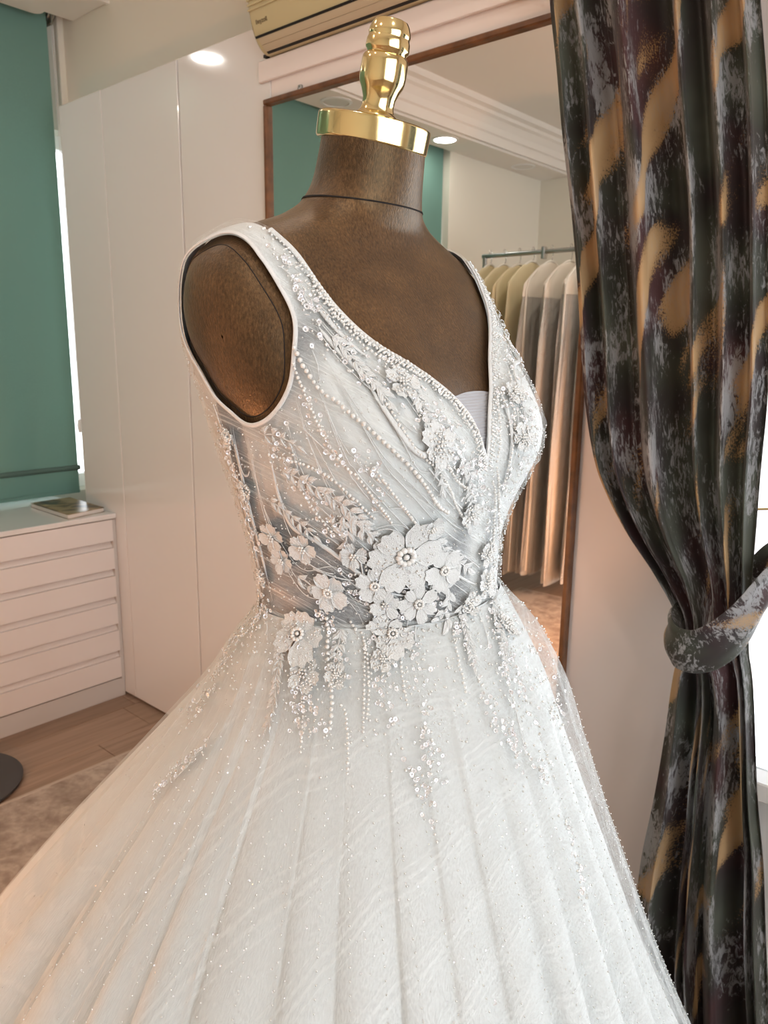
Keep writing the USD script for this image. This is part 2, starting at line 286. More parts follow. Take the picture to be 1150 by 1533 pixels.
for k in range(5): obj('grille_rib', ac_strip(.128+k*.011, .132+k*.011, -1.758, -.955, .003), 'ac_plastic', t)
tm = meshkit.text_mesh('Beyzoll', .0095, .0008, True); tm.apply_transform(trimesh.transformations.rotation_matrix(math.radians(90), (1, 0, 0))); tm.apply_transform(trimesh.transformations.rotation_matrix(math.radians(15), (1, 0, 0))); tm.apply_translation((-1.738, 1.4572, 2.2255))
obj('brand_lettering', tm, 'ac_print', t, smooth=False)
obj('bracket_foot', box(-1.772, -1.757, 1.508, 1.5205, 2.1665, 2.174, .001), 'ac_black', t)
# drawers
t = thing('drawer_chest', 'low white drawer chest with six lipped drawer fronts under the green blind', 'drawers', (-2.95, .9, 0))
XF = -2.712
obj('carcass', cat_([box(-3.218, XF-.036, .16, 1.5195, .07, .737, .001), box(XF-.036, XF-.004, 1.505, 1.5195, .07, .737, .001)]), 'carcass', t)
obj('worktop', box(-3.219, XF+.004, .15, 1.520, .741, .760, .002), 'white_lacquer', t)
obj('plinth', box(-3.15, XF-.006, .16, 1.519, 0, .078, .001), 'carcass', t, label='grey plinth')
for k in range(6):
    zt = .737-.1135*k; zb = zt-.083
    # flat face with a slanted finger lip running under it
    pf = [(XF-.034, zt), (XF, zt), (XF, zb), (XF-.002, zb-.002), (XF-.034, zb-.002)]
    pg = [(XF-.0355, zb-.0015), (XF-.030, zb-.0015), (XF-.010, zb-.026), (XF-.010, zb-.0295), (XF-.0355, zb-.0295)]
    for nm, pp, mm in (('drawer_front', pf, 'white_satin'), ('finger_lip', pg, 'white_satin')):
        m = trimesh.creation.extrude_polygon(Polygon(pp), 1.334, engine='earcut'); m.vertices = np.stack([m.vertices[:, 0], 1.504-m.vertices[:, 2], m.vertices[:, 1]], 1); m.invert()
        if nm == 'drawer_front': dp = obj(nm, m, mm, t)
        else: obj(nm, m, mm, dp)
# magazine
def quad_block(c, z0, z1):
    c = np.array(c, float); v = np.vstack([np.c_[c, np.full(4, z0)], np.c_[c, np.full(4, z1)]]); m = trimesh.convex.convex_hull(v); return m
t = thing('magazine', 'glossy brown magazine lying on the white drawer chest', 'magazine', (-2.9, 1.45, .760))
cq = [(-3.050, 1.345), (-2.735, 1.340), (-2.765, 1.503), (-3.060, 1.512)]
def inset(c, d): c = np.array(c); m = c.mean(0); return m+(c-m)*(1-d)
obj('pages', quad_block(inset(cq, .02), .7615, .776), 'paper', t); obj('cover', quad_block(cq, .776, .778), 'cover_print', t); obj('back_cover', quad_block(cq, .7602, .7615), 'cover_print', t)
# blind
t = thing('roller_blind', 'green fabric roller blind pulled down over the window', 'blind', (-3.14, .25, .78))
yy = np.linspace(-1.095, 1.600, 60); zz = np.linspace(.782, 2.66, 50)
Yb, Zb = np.meshgrid(yy, zz); Xb = -3.142+.002*np.sin(Yb*3+Zb*2)
v1, f1 = grid(np.stack([Xb, Yb, Zb], -1)); v2 = v1-[.0012, 0, 0]
bm = trimesh.Trimesh(np.vstack([v1, v2]), np.vstack([f1, f1[:, ::-1]+len(v1)])); obj('fabric', bm, 'blind_fabric', t, smooth=True)
obj('hem_bar', cat_([tube([(-3.141, -1.097, .885), (-3.141, 1.606, .885)], .011, 12)]), 'blind_hem', t)
obj('bottom_bar', box(-3.147, -3.138, -1.097, 1.601, .776, .790, .002), 'blind_fabric', t)
obj('roller', tube([(-3.165, -1.10, 2.66), (-3.165, 1.61, 2.66)], .024, 20), 'blind_fabric', t)
obj('bracket', cat_([box(-3.20, -3.135, 1.612, 1.622, 2.60, 2.70, .004), tube([(-3.165, 1.606, 2.648), (-3.165, 1.63, 2.648)], .030, 18)]), 'grey_metal', t)
ch = [(-3.150, 1.622, z) for z in np.linspace(1.06, 2.60, 30)]
obj('pull_cord', cat_([tube(ch, .0016, 6), tube([(x+.012, y, z) for x, y, z in ch], .0016, 6)]), 'white_plastic', t)
obj('cord_weight', lathe([(0, -.03), (.008, -.026), (.011, 0), (.008, .026), (0, .03)], 16, (-3.144, 1.622, 1.06)), 'white_plastic', t)
# downlights in the soffit
for k, y in enumerate((.84, .045, -.857, -1.728)):
    lit = k in (0, 2)
    lab = ['lit round downlight in the soffit over the drawer chest', 'unlit round downlight seen in the mirror just left of the brass finial', 'lit round downlight in the mirror to the right of the brass neck cap', 'unlit round downlight in the mirror nearest the clothes rail'][k]
    t = thing('downlight', lab, 'ceiling light', (-2.95, y, 2.60))
    obj('trim_ring', lathe([(.064, 0), (.080, 0), (.082, -.004), (.066, -.006), (.064, 0)], 40, (-2.95, y, 2.6)), 'white_plastic', t)
    obj('diffuser', lathe([(0, 2.5965), (.064, 2.5965), (.064, 2.599), (0, 2.599)], 40, (-2.95, y, 0)), 'lamp_lit' if lit else 'lamp_off', t)
    if lit: light('DiskLight', 'downlight_beam_%d' % k, (-2.95, y, 2.594), (1, .97, .92), 60.0, (-2.95, y+.001, 0), Radius=.06)
# unseen ceiling spots, out of view, placed to light the dress and walls
for k, (x, y, I) in enumerate(((-1.55, .30, 22), (-.75, -.55, 27), (-1.0, 1.05, 20), (.55, .1, 70), (-.12, .45, 34), (-1.7, -.75, 52))):
    obj('spotlight', lathe([(.034, 0), (.048, 0), (.049, -.004), (.036, -.005), (.034, 0)], 32, (x, y, 2.8)), 'white_plastic', ceil_, local=True)
    obj('spotlight_lens', lathe([(0, 2.7965), (.034, 2.7965), (.034, 2.799), (0, 2.799)], 32, (x, y, 0)), 'unseen_spot_glow', ceil_, local=True)
    light('DiskLight', 'spot_beam_%d' % k, (x, y, 2.793), (1, .88, .77), I*8.0, (x, y+.001, 0), Radius=.042)
# rug
t = thing('rug', 'worn beige patterned rug on the plank floor beneath the dress', 'rug', (-1.4, .26, 0))
obj('pile', box(-2.275, -.62, -.84, 1.362, .0005, .012, .004), 'rug_pile', t)
obj('border', cat_([box(-2.29, -2.274, -.85, 1.372, .0005, .0105, .003), box(-.621, -.606, -.85, 1.372, .0005, .0105, .003), box(-2.29, -.606, 1.361, 1.375, .0005, .0105, .003), box(-2.29, -.606, -.853, -.839, .0005, .0105, .003)]), 'rug_border', t)
# display stand by the chest (only its foot reaches the picture)
t = thing('display_stand', 'dark grey round foot of a display stand on the planks at the left edge', 'stand', (-2.50, .775, 0))
obj('base', lathe([(0, .0005), (.195, .0005), (.208, .006), (.210, .016), (.19, .026), (.03, .036), (.02, .05), (0, .05)], 64, (-2.50, .775, 0.0)), 'dark_fabric', t)
obj('post', lathe([(0, .05), (.016, .05), (.016, 1.25), (0, 1.25)], 20, (-2.50, .775, 0)), 'grey_metal', t)
# unseen lamp, out of view on the left, placed to warm the skirt and rug
t = thing('table_lamp', 'unseen warm lamp on a slim stand, out of view, placed to warm the left of the dress', 'lamp', (-1.27, -.36, 0))
obj('base', lathe([(0, 0), (.11, 0), (.11, .012), (.012, .03), (.008, .41), (0, .41)], 32, (-1.27, -.36, .0125)), 'grey_metal', t)
# clothes rail, reflected in the mirror
t = thing('clothes_rail', 'grey metal clothes rail by the rear wall holding garment bags', 'clothes rail', (-2.2, -1.0, 0))
obj('bar', tube([(-2.75, -1.0, 1.945), (-1.25, -1.0, 1.945)], .013, 14), 'grey_metal', t)
for x in (-2.735, -1.265):
    obj('upright', tube([(x, -1.0, .03), (x, -1.0, 1.95)], .013, 14), 'grey_metal', t); obj('foot', box(x-.02, x+.02, -1.25, -.86, .005, .03, .004), 'grey_metal', t)
obj('clamp', box(-2.345, -2.325, -1.02, -.98, 1.905, 1.972, .004), 'grey_metal', t)
def garment(x, w, zt, zb, thick, kind, label, seed, grp=None):
    r = np.random.default_rng(seed); t = thing('garment_bag' if kind != 'dress' else 'gown', label, 'garment bag', (x, -1.0, zb), group=grp)
    hk = [(x, -1.0+.012*math.cos(a)*1.0, 1.962+.014*math.sin(a)) for a in np.linspace(-.4, math.pi+.2, 14)]+[(x, -1.012, 1.945), (x, -1.002, zt+.015)]
    obj('hook', tube(spline(hk, 24), .0022, 6), 'chrome', t)
    obj('hanger', tube(spline([(x, -1.0-w*.72, zt-.075), (x, -1.0-w*.35, zt-.02), (x, -1.0, zt+.012), (x, -1.0+w*.35, zt-.02), (x, -1.0+w*.72, zt-.075)], 20), .006, 8), 'hanger_plastic', t)
    n = 96; th = np.linspace(0, 2*np.pi, n+1); zs = np.concatenate([np.linspace(0, .14, 16), np.linspace(.16, 1, 46)]); ph = r.uniform(0, 6.3, 6)
    def shell(grow, fold):
        V = []
        for s in zs:
            z = zt-(zt-zb)*s
            hw = w*min(1, .16+.84*min(1, (s/.075))**.6)*(1+.22*s); hx = thick*(.35+.65*min(1, s/.12))*(1+.5*s)
            A = fold*min(1, s*4)
            rad = 1+A*(.10*np.sin(5*th+ph[0]+2*s)+.08*np.sin(9*th+ph[1]-3*s)+.05*np.sin(15*th+ph[2]+4*s))
            yq = np.sign(np.cos(th))*np.abs(np.cos(th))**.8*hw*rad*grow; xq = np.sin(th)*hx*rad*grow
            V.append(np.stack([x+xq+.006*math.sin(3*s+ph[3])*s, -1.0+yq, np.full(n+1, z)+.012*np.sin(3*th+ph[4])*(s > .9)], 1))
        v, f = grid(np.array(V)); k = np.arange(n); 
        v = np.vstack([v, [[x, -1.0, zt+.006]], [[x, -1.0, zb]]]); b0 = (len(zs)-1)*(n+1)
        f = np.vstack([f, np.stack([np.full(n, len(v)-2), k, k+1], 1), np.stack([np.full(n, len(v)-1), b0+k+1, b0+k], 1)])
        return trimesh.Trimesh(v, f)
    if kind == 'cream': obj('cover', shell(1, 1), 'bag_cream', t, smooth=50)
    else:
        obj('gown', shell(.80, 1.5), 'gown_white', t, smooth=50, label='white gown inside the clear cover'); obj('cover', shell(1, 1), 'clear_film', t, smooth=50)
        zz = np.linspace(zt-.05, zb+.02, 30)
        for sg in (-1, 1):
            pts = [(x+thick*.3, -1.0+sg*w*min(1, .16+.84*min(1, ((zt-z)/(zt-zb)/.075))**.6)*(1+.22*(zt-z)/(zt-zb))*1.01, z) for z in zz]
            obj('piping', tube(pts, .006, 6), 'bag_white', t)
        m = shell(1.015, 1); keep = m.vertices[m.faces].mean(1)[:, 2] > zt-.20; m.update_faces(keep); m.remove_unreferenced_vertices(); obj('shoulder_panel', m, 'bag_white', t, smooth=50)
bags = [(-2.695, .20, 'cream', 'cream cloth garment bag hanging at the very end of the clothes rail'), (-2.595, .235, 'cream', 'cream cloth garment bag second from the end of the clothes rail'), (-2.495, .25, 'cream', 'cream cloth garment bag third from the end of the clothes rail'),
        (-2.405, .25, 'cream', 'cream cloth garment bag next to the clear gown bags'), (-2.285, .26, 'dress', 'clear gown bag with white piping beside the cream bags'), (-2.165, .27, 'dress', 'second clear gown bag with white piping on the clothes rail'),
        (-2.045, .27, 'dress', 'third clear gown bag with white piping on the clothes rail'), (-1.925, .26, 'dress', 'fourth clear gown bag, half hidden by the curtain in the mirror')]
for k, (x, w, kd, lb) in enumerate(bags): garment(x, w, 1.885-.006*(k % 3), .20+.02*(k % 2) if kd == 'cream' else .13+.03*(k % 2), (.026 if kd == 'cream' else .031), kd, lb, 50+k)
# ------------------------------------------------------------------ dress form and dress: the shared surfaces (x to the form's right, y to its front)
# z: half width, front depth, back depth, exponent, centre y
LV=np.array([
(0.90,.185,.105,.130,2.1,-.005),
(1.00,.165,.104,.110,2.1,-.003),
(1.08,.148,.106,.090,2.1,.000),
(1.125,.134,.110,.081,2.15,.003),
(1.165,.126,.113,.073,2.2,.004),
(1.22,.133,.110,.075,2.2,.001),
(1.27,.144,.108,.085,2.2,-.002),
(1.32,.155,.109,.101,2.25,-.005),
(1.36,.163,.102,.107,2.35,-.009),
(1.40,.172,.090,.108,2.45,-.014),
(1.44,.178,.075,.103,2.4,-.016),
(1.465,.175,.064,.096,2.3,-.018),
(1.485,.158,.055,.086,2.1,-.019),
(1.500,.122,.050,.074,2.0,-.018),
(1.513,.084,.046,.062,2.0,-.014),
(1.525,.064,.044,.056,2.0,-.009),
(1.540,.055,.044,.051,2.0,-.005),
(1.560,.051,.044,.048,2.0,-.002),
(1.585,.049,.043,.046,2.0,.002),
(1.612,.0475,.043,.044,2.0,.007),
])
FN=[PCH(LV[:,0],LV[:,k]) for k in range(1,6)]
BX,BZ,BH=.082,1.322,.042
def bodyP(t,z):
    t,z=np.broadcast_arrays(np.asarray(t,float),np.asarray(z,float))
    a,bf,bb,n,cy=[f(z) for f in FN]
    c,s=np.cos(t),np.sin(t)
    X=a*np.sign(c)*np.abs(c)**(2/n); b=np.where(s>0,bf,bb)
    Y=b*np.sign(s)*np.abs(s)**(2/n)
    sx,sz1,sz2=.058,.062,.050
    dz=z-BZ; g=np.exp(-.5*(dz/np.where(dz>0,sz1,sz2))**2)
    bump=sum(np.exp(-.5*((X-sgn*BX)/sx)**2) for sgn in (1,-1))*g*BH*np.clip(s*1.6,0,1)
    k=np.hypot(X,Y)+1e-9
    ux,uy=X/k*.45,np.full_like(X,.9)
    X=X+bump*ux; Y=Y+bump*uy+cy
    return np.stack([X,Y,z],-1)
def bodyN(t,z,e=1e-3):
    du=bodyP(t+e,z)-bodyP(t-e,z); dv=bodyP(t,z+e)-bodyP(t,z-e)
    n=np.cross(du,dv); return n/np.maximum(np.linalg.norm(n,axis=-1,keepdims=True),1e-12)

def dressP(t, z, off=.006): return bodyP(t, z)+bodyN(t, z)*np.asarray(off)[..., None] if np.ndim(off) else bodyP(t, z)+bodyN(t, z)*off
ZW = 1.168
HN = np.array([0, .04, .09, .16, .26, .40, .60]); TL = np.radians(-51)
PRL = PCH(HN, [.103, .131, .162, .2195, .305, .422, .567]); PRR = PCH(HN, [.1328, .154, .178, .2029, .2397, .2942, .3871])
_tw = np.linspace(-np.pi, np.pi, 721); _pw = bodyP(_tw, np.full(721, ZW)); _aw = np.unwrap(np.arctan2(_pw[:, 1]-.004, _pw[:, 0])); _rw = np.hypot(_pw[:, 0], _pw[:, 1]-.004)
def waistR(t): return np.interp(np.mod(t-_aw[0], 2*np.pi)+_aw[0], _aw, _rw)+.0065
RIDGE = np.array([.03, .20, .426, .583, .776, .94, 1.10, 1.30, 1.48, 1.68, 1.93, 2.2, 2.46, 2.75, 3.0, 3.3, 3.62, 3.9, 4.2, 4.5, 4.85, 5.15, 5.45, 5.72, 5.98, 6.187])
def skirtR(t, z, fold=True, sharp=0.):
    t, z = np.broadcast_arrays(np.asarray(t, float), np.asarray(z, float)); h = np.maximum(ZW-z, 0); hc = np.minimum(h, .6)
    fl = PRL(hc)+(h-hc)*.45; fr = PRR(hc)+(h-hc)*.32
    w = .5+.5*np.cos(t-TL); r = fl*w+fr*(1-w)
    r0 = PRL(0)*w+PRR(0)*(1-w); r = r+(waistR(t)-r0)*np.exp(-h/.05)
    if fold:
        tt = np.mod(t+.06*np.sin(3*h*4+t*2)*np.minimum(h, .5), 2*np.pi); k = np.searchsorted(RIDGE, tt)
        a = np.where(k > 0, RIDGE[np.maximum(k-1, 0)], RIDGE[-1]-2*np.pi); b = np.where(k < len(RIDGE), RIDGE[np.minimum(k, len(RIDGE)-1)], RIDGE[0]+2*np.pi)
        u = (tt-a)/(b-a); wd = (b-a)*r
        A = np.minimum(h/.30, 1)**1.3*np.minimum(.30*wd, .038)*(.55+.75*np.abs(np.sin(37.*b)))
        soft = np.sin(np.pi*np.clip(u, 0, 1)**.72)**.8-.62
        cusp = np.exp(-np.minimum(u, 1-u)*wd/.006)
        r = r+A*soft*(1-.25*sharp)+sharp*cusp*np.minimum(h/.1, 1)*.008*(.3+.9*np.abs(np.sin(53.*np.where(u < .5, a, b))))
    return r
def skirtP(t, z, off=0., fold=True, sharp=0.):
    r = skirtR(t, z, fold, sharp)+off*np.clip((ZW-np.asarray(z))/.04, .15, 1); t, z = np.broadcast_arrays(t, z); return np.stack([r*np.cos(t), r*np.sin(t)*1.0+.004, z], -1)
FEAT = {"pearl":[[[0.5895,1.3976],[0.602,1.3855],[0.6217,1.3735],[0.6734,1.3618],[0.7388,1.3499],[0.8048,1.339],[0.8702,1.3278],[0.9571,1.3144],[1.0304,1.3023],[1.1127,1.2878],[1.2562,1.2705]],[[0.5495,1.3867],[0.5446,1.3674],[0.5542,1.3504],[0.5812,1.3312],[0.6548,1.3122],[0.7787,1.2891],[0.886,1.268]],[[0.2185,1.318],[0.3659,1.3144],[0.4783,1.3104],[0.5786,1.3022],[0.6738,1.2888],[0.7846,1.2716]],[[0.4109,1.1764],[0.4365,1.1439],[0.4861,1.1165],[0.4914,1.0949]],[[0.6451,1.157],[0.65,1.1322],[0.6515,1.0944]],[[0.8658,1.156],[0.8576,1.136],[0.8733,1.1127]],[[0.5808,1.1748],[0.6401,1.1593],[0.6744,1.1323],[0.6655,1.1039]],[[0.3297,1.1182],[0.3458,1.0988],[0.3647,1.0755]],[[0.5395,1.1124],[0.5806,1.0938],[0.592,1.0666]],[[1.7097,1.3582],[1.6145,1.3319],[1.5912,1.3059]],[[1.823,1.3745],[1.7366,1.3412],[1.6991,1.3096],[1.7227,1.2794]],[[0.8386,1.4424],[0.9062,1.4225],[0.9852,1.3998],[1.0999,1.382],[1.1844,1.3669]],[[0.7881,1.46],[0.8665,1.445],[0.9349,1.4251],[1.0136,1.4074],[1.1166,1.3936],[1.1988,1.3838],[1.2899,1.3699],[1.366,1.3558],[1.4256,1.3387],[1.468,1.3202]],[[0.835,1.4499],[0.8962,1.4326],[0.9579,1.414],[1.0531,1.3972],[1.1495,1.3839],[1.2475,1.3706],[1.3256,1.3562],[1.3814,1.3393],[1.4318,1.3208]],[[1.1083,1.3385],[1.157,1.3195],[1.3219,1.2928],[1.5459,1.2586]],[[0.9416,1.3586],[0.9662,1.3396],[1.0666,1.3159],[1.2562,1.2857],[1.482,1.2541]],[[1.2796,1.1607],[1.2229,1.1387],[1.2057,1.1153]],[[0.7843,1.3125],[0.8878,1.2916],[1.0342,1.2661]],[[0.364,1.2984],[0.4439,1.2773],[0.5476,1.2551]],[[1.6016,1.3],[1.7563,1.2591],[1.9807,1.2122]],[[1.5983,1.2883],[1.7476,1.246],[1.8517,1.1962]]],"seq":[[[[0.5373,1.365],[0.5615,1.3504],[0.5812,1.3312],[0.6548,1.3122],[0.8165,1.2863]],20.0,40],[[[0.7464,1.1717],[0.7463,1.141],[0.7624,1.1182],[0.7808,1.0969]],28.0,46],[[[0.9403,1.1621],[0.9574,1.1349],[0.9563,1.1068],[0.9559,1.0785],[0.9219,1.0518]],26.0,60],[[[1.3635,1.1637],[1.3109,1.141],[1.3111,1.1168],[1.3875,1.083]],16.0,40],[[[1.7184,1.1536],[1.6165,1.1308],[1.5974,1.1043],[1.5933,1.0823],[1.4843,1.0563]],22.0,60],[[[0.1489,1.1526],[0.2709,1.1267],[0.3419,1.0962]],34.0,50],[[[-0.332,1.004],[-0.2795,1.0257],[-0.1857,1.0535]],14.0,50],[[[1.6599,1.3529],[1.7723,1.3408],[1.8329,1.3188],[1.7932,1.2905],[1.7525,1.2723]],44.0,90],[[[0.6653,1.442],[0.7673,1.4175],[0.8794,1.3924],[1.0158,1.3725],[1.1415,1.3477],[1.3008,1.3268]],55.0,90],[[[0.7616,1.2242],[0.9208,1.2176],[1.0902,1.2122]],40.0,40],[[[-0.1632,1.3351],[-0.1366,1.3016],[-0.1023,1.2671],[-0.1088,1.2242]],26.0,60],[[[1.4417,1.3092],[1.6401,1.262],[1.8037,1.2109],[1.8431,1.1666],[1.5622,1.1431]],40.0,130],[[[-0.1328,1.1795],[-0.3164,1.1409],[-0.4257,1.0993],[-0.4622,1.0547]],36.0,110],[[[0.2605,1.1312],[0.3464,1.1136],[0.4227,1.0911]],40.0,30],[[[0.8794,1.1919],[1.0484,1.1864],[1.2055,1.18]],30.0,40],[[[0.3775,1.1914],[0.4562,1.1583],[0.5047,1.1357]],24.0,40],[[[1.1813,1.3572],[1.1947,1.3329],[1.2954,1.3071],[1.4653,1.2738]],34.0,70],[[[0.2388,1.3391],[0.3579,1.309],[0.4851,1.2779],[0.6263,1.2497]],40.0,50],[[[1.5305,1.1238],[1.4813,1.0993],[1.4042,1.0665],[1.4083,1.0401]],14.0,36],[[[0.8472,1.071],[0.919,1.0474],[0.9536,1.0201]],26.0,14],[[[2.3256,1.4466],[2.0288,1.3989],[1.8893,1.3627],[1.9115,1.334]],24.0,70],[[[0.5962,1.2117],[0.7614,1.1929],[0.9409,1.173]],40.0,40],[[[0.0892,1.478],[0.3946,1.4728],[0.607,1.4617],[0.7188,1.447],[0.7558,1.4274]],24.0,60],[[[1.5901,0.9924],[1.5728,0.9608],[1.5437,0.9262]],18.0,24]],"fl":[[[0.9907,1.2346],50,6,0],[[1.2848,1.2131],27,5,1],[[1.0696,1.1872],26,7,1],[[0.3251,1.2398],20,5,1],[[0.6603,1.2373],19,6,1],[[0.456,1.2015],25,5,1],[[0.1022,1.2458],20,6,1],[[0.1429,1.2252],17,6,1],[[0.2195,1.1593],34,5,2],[[0.3103,1.131],20,6,2],[[0.8162,1.1634],26,6,2],[[0.4969,1.1329],14,6,2],[[0.7511,1.1455],15,5,2],[[1.4806,1.2606],20,6,2],[[1.7175,1.215],19,6,2],[[1.7112,1.1867],21,6,2],[[1.1345,1.3253],22,6,2],[[1.0787,1.3698],17,5,2],[[0.8292,1.1894],20,6,1],[[0.7758,1.2083],24,5,1],[[-0.1056,1.2044],14,6,2],[[1.7722,1.3222],17,6,2],[[1.7901,1.3576],14,6,2],[[1.5154,1.1738],16,6,2],[[1.7752,1.1489],15,6,2],[[1.1637,1.257],16,5,1],[[-0.0412,1.2828],15,6,2],[[-0.0708,1.3277],13,6,2]],"sprig":[[[[0.2176,1.3337],[0.3347,1.3321],[0.4052,1.326]],15.0],[[[0.288,1.3055],[0.4073,1.3001],[0.5162,1.2923],[0.6209,1.2826],[0.739,1.2613]],17.0],[[[0.1609,1.2782],[0.3003,1.268],[0.4161,1.2534]],14.0],[[[0.5468,1.2641],[0.6306,1.2572],[0.604,1.242]],17.0],[[[0.2466,1.2127],[0.3469,1.2045],[0.3949,1.1966]],17.0],[[[0.6181,1.2738],[0.7268,1.2613],[0.8541,1.2442]],18.0],[[[1.1428,1.2543],[1.3185,1.2301],[1.5142,1.208]],16.0],[[[1.1731,1.199],[1.3383,1.1874],[1.2319,1.1668]],17.0],[[[0.802,1.1853],[0.8333,1.173],[0.7923,1.1589]],21.0],[[[0.1231,1.1649],[0.1282,1.1371],[0.1589,1.1128],[0.1668,1.0877]],14.0],[[[0.4959,1.1681],[0.4857,1.1515],[0.4865,1.1354]],14.0],[[[1.4483,1.1761],[1.3617,1.1539],[1.3137,1.1316]],11.0],[[[1.924,1.1742],[1.6864,1.1493],[1.5413,1.1233]],11.0],[[[0.8391,1.405],[0.8883,1.3899],[0.9259,1.3728],[0.9589,1.3585]],14.0],[[[1.114,1.377],[1.1314,1.3502],[1.1369,1.3267],[1.1753,1.2934]],15.0],[[[1.2679,1.3077],[1.4297,1.284],[1.5018,1.2503]],15.0],[[[1.7689,1.3606],[1.7546,1.3329],[1.7291,1.3035],[1.7372,1.2759]],12.0],[[[-0.1401,1.3546],[-0.1157,1.3161],[-0.1096,1.2699],[-0.1491,1.2203]],13.0],[[[-0.0279,1.3309],[-0.0305,1.3171],[0.0407,1.3015]],13.0],[[[-0.0324,1.2944],[-0.0621,1.2589]],13.0],[[[0.372,1.222],[0.5084,1.2161],[0.6433,1.2131]],15.0],[[[0.7682,1.2562],[0.8697,1.2619],[0.9588,1.2546]],16.0],[[[1.2692,1.2348],[1.4585,1.2227],[1.6216,1.2038]],13.0],[[[0.9916,1.1753],[0.9637,1.1571]],15.0],[[[0.4736,1.3404],[0.5412,1.3285],[0.6268,1.3169]],12.0],[[[-0.0697,1.162],[-0.0118,1.1479]],13.0],[[[1.0658,1.311],[1.2112,1.2898],[1.3834,1.2699]],14.0],[[[0.6971,1.2309],[0.7092,1.2118],[0.7145,1.1931]],14.0],[[[0.3098,1.2303],[0.3968,1.2223],[0.511,1.2186]],13.0],[[[0.9134,1.2038],[1.0098,1.2024],[1.1605,1.1962]],13.0],[[[0.6242,1.4567],[0.7299,1.4421],[0.7829,1.4225]],11.0],[[[1.5189,1.1189],[1.4878,1.0937],[1.4668,1.0628]],9.0],[[[-0.2531,1.0228],[-0.2056,1.047],[-0.1754,1.0725]],10.0],[[[1.6141,1.179],[1.5653,1.1583],[1.4466,1.1394]],11.0]],"single":[[[[0.0598,1.1375],[-0.0797,1.1324]],9.0],[[[0.2145,1.0985],[0.2876,1.0912]],7.0],[[[0.2158,1.0956],[0.1635,1.0836]],10.0],[[[1.3602,1.1492],[1.356,1.1327]],9.0],[[[0.2777,1.263],[0.3785,1.2588]],9.0],[[[0.7251,1.2468],[0.6283,1.2528]],10.0],[[[0.3239,1.206],[0.2045,1.2131]],10.0],[[[1.0314,1.1687],[0.9993,1.1566]],9.0],[[[0.9419,1.176],[0.8708,1.1605]],9.0]],"cord":[[[0.5249,1.3795],[0.4736,1.3404],[0.5417,1.3007],[0.7877,1.2624],[1.1686,1.2181]],[[0.3802,1.3601],[0.3741,1.3196],[0.4851,1.2779],[0.7879,1.2369],[0.9685,1.2221]],[[0.2158,1.3285],[0.2178,1.2906],[0.3455,1.2523],[0.6907,1.2181],[1.055,1.1954]],[[0.0902,1.3271],[0.0741,1.2822],[0.1367,1.2362],[0.3449,1.2033],[0.6591,1.1841]],[[-0.0132,1.3366],[-0.0501,1.2913],[-0.0597,1.2438],[-0.0368,1.1946]],[[0.6415,1.3791],[0.6362,1.341],[0.7261,1.3024],[0.9973,1.2604],[1.4623,1.2097]],[[0.7459,1.3783],[0.7771,1.3451],[0.8868,1.3124],[1.1528,1.2762],[1.5673,1.2383]],[[0.8923,1.3778],[0.9269,1.3492],[1.0327,1.3209],[1.3466,1.2833]],[[0.7078,1.4421],[0.7673,1.4175],[0.8595,1.3876],[0.976,1.3631]],[[0.6544,1.4619],[0.7831,1.4373],[0.8727,1.4125],[1.0091,1.3872]],[[1.0531,1.3972],[1.0843,1.3626],[1.1471,1.3382],[1.3543,1.3058]],[[0.4662,1.4756],[0.6749,1.4469],[0.6839,1.4177],[0.6175,1.3888]],[[0.9154,1.2551],[1.2208,1.2232],[1.6555,1.1837]],[[0.5892,1.2055],[0.9469,1.185],[1.2608,1.1726]],[[2.1662,1.4255],[1.8893,1.3743],[1.8274,1.3403],[1.8106,1.3022]],[[1.7823,1.3864],[1.6985,1.347],[1.7046,1.3095],[1.7766,1.2718]],[[-0.1104,1.3466],[-0.1366,1.3016],[-0.1436,1.2484],[-0.2056,1.1971]]]}
TILT, DIST, OFFR = math.radians(51), .75, -.013
eyv = R0*math.sin(TILT)-fh*math.cos(TILT); exv = np.cross(eyv, ZUP); AXW = fh*DIST+R0*OFFR
RZ = math.degrees(math.atan2(exv[1], exv[0]))
KW = dict(local=True)
# curves on the form: armhole in (y,z), neckline in (x,z)
ARM = np.array([(-.0314, 1.4775), (-.0117, 1.4822), (.0094, 1.4727), (.0236, 1.4563), (.0369, 1.4366), (.0466, 1.417), (.0506, 1.3949), (.0502, 1.3725), (.0423, 1.357), (.0284, 1.345), (.0095, 1.3405), (-.0092, 1.349), (-.0277, 1.3616), (-.041, 1.3803), (-.060, 1.4015), (-.073, 1.425), (-.070, 1.450), (-.053, 1.469)])
def closed_spline(p, n):
    p = np.vstack([p, p[:1]]); d = np.r_[0, np.cumsum(np.linalg.norm(np.diff(p, axis=0), axis=1))]
    return CubicSpline(d, p, bc_type='periodic')(np.linspace(0, d[-1], n, endpoint=False))
ARMS = closed_spline(ARM, 160)
NKN = np.array([(.0095, 1.3040), (.0160, 1.3130), (.0226, 1.3222), (.0321, 1.3421), (.0467, 1.3588), (.064, 1.3724), (.0835, 1.3865), (.0964, 1.3956), (.1084, 1.4091), (.1186, 1.4266), (.1259, 1.4456), (.130, 1.4634), (.1348, 1.4758), (.139, 1.488)])
NKF = np.array([(.0095, 1.3040), (.0058, 1.3292), (-.0145, 1.3561), (-.0345, 1.3785), (-.0749, 1.4146), (-.100, 1.4380), (-.112, 1.4580), (-.118, 1.4740), (-.122, 1.490)])
nkn = spline(NKN, 90); nkf = spline(NKF, 80)
FRONT = np.vstack([nkn, [(.139, 1.60), (-.122, 1.60)], nkf[::-1]])
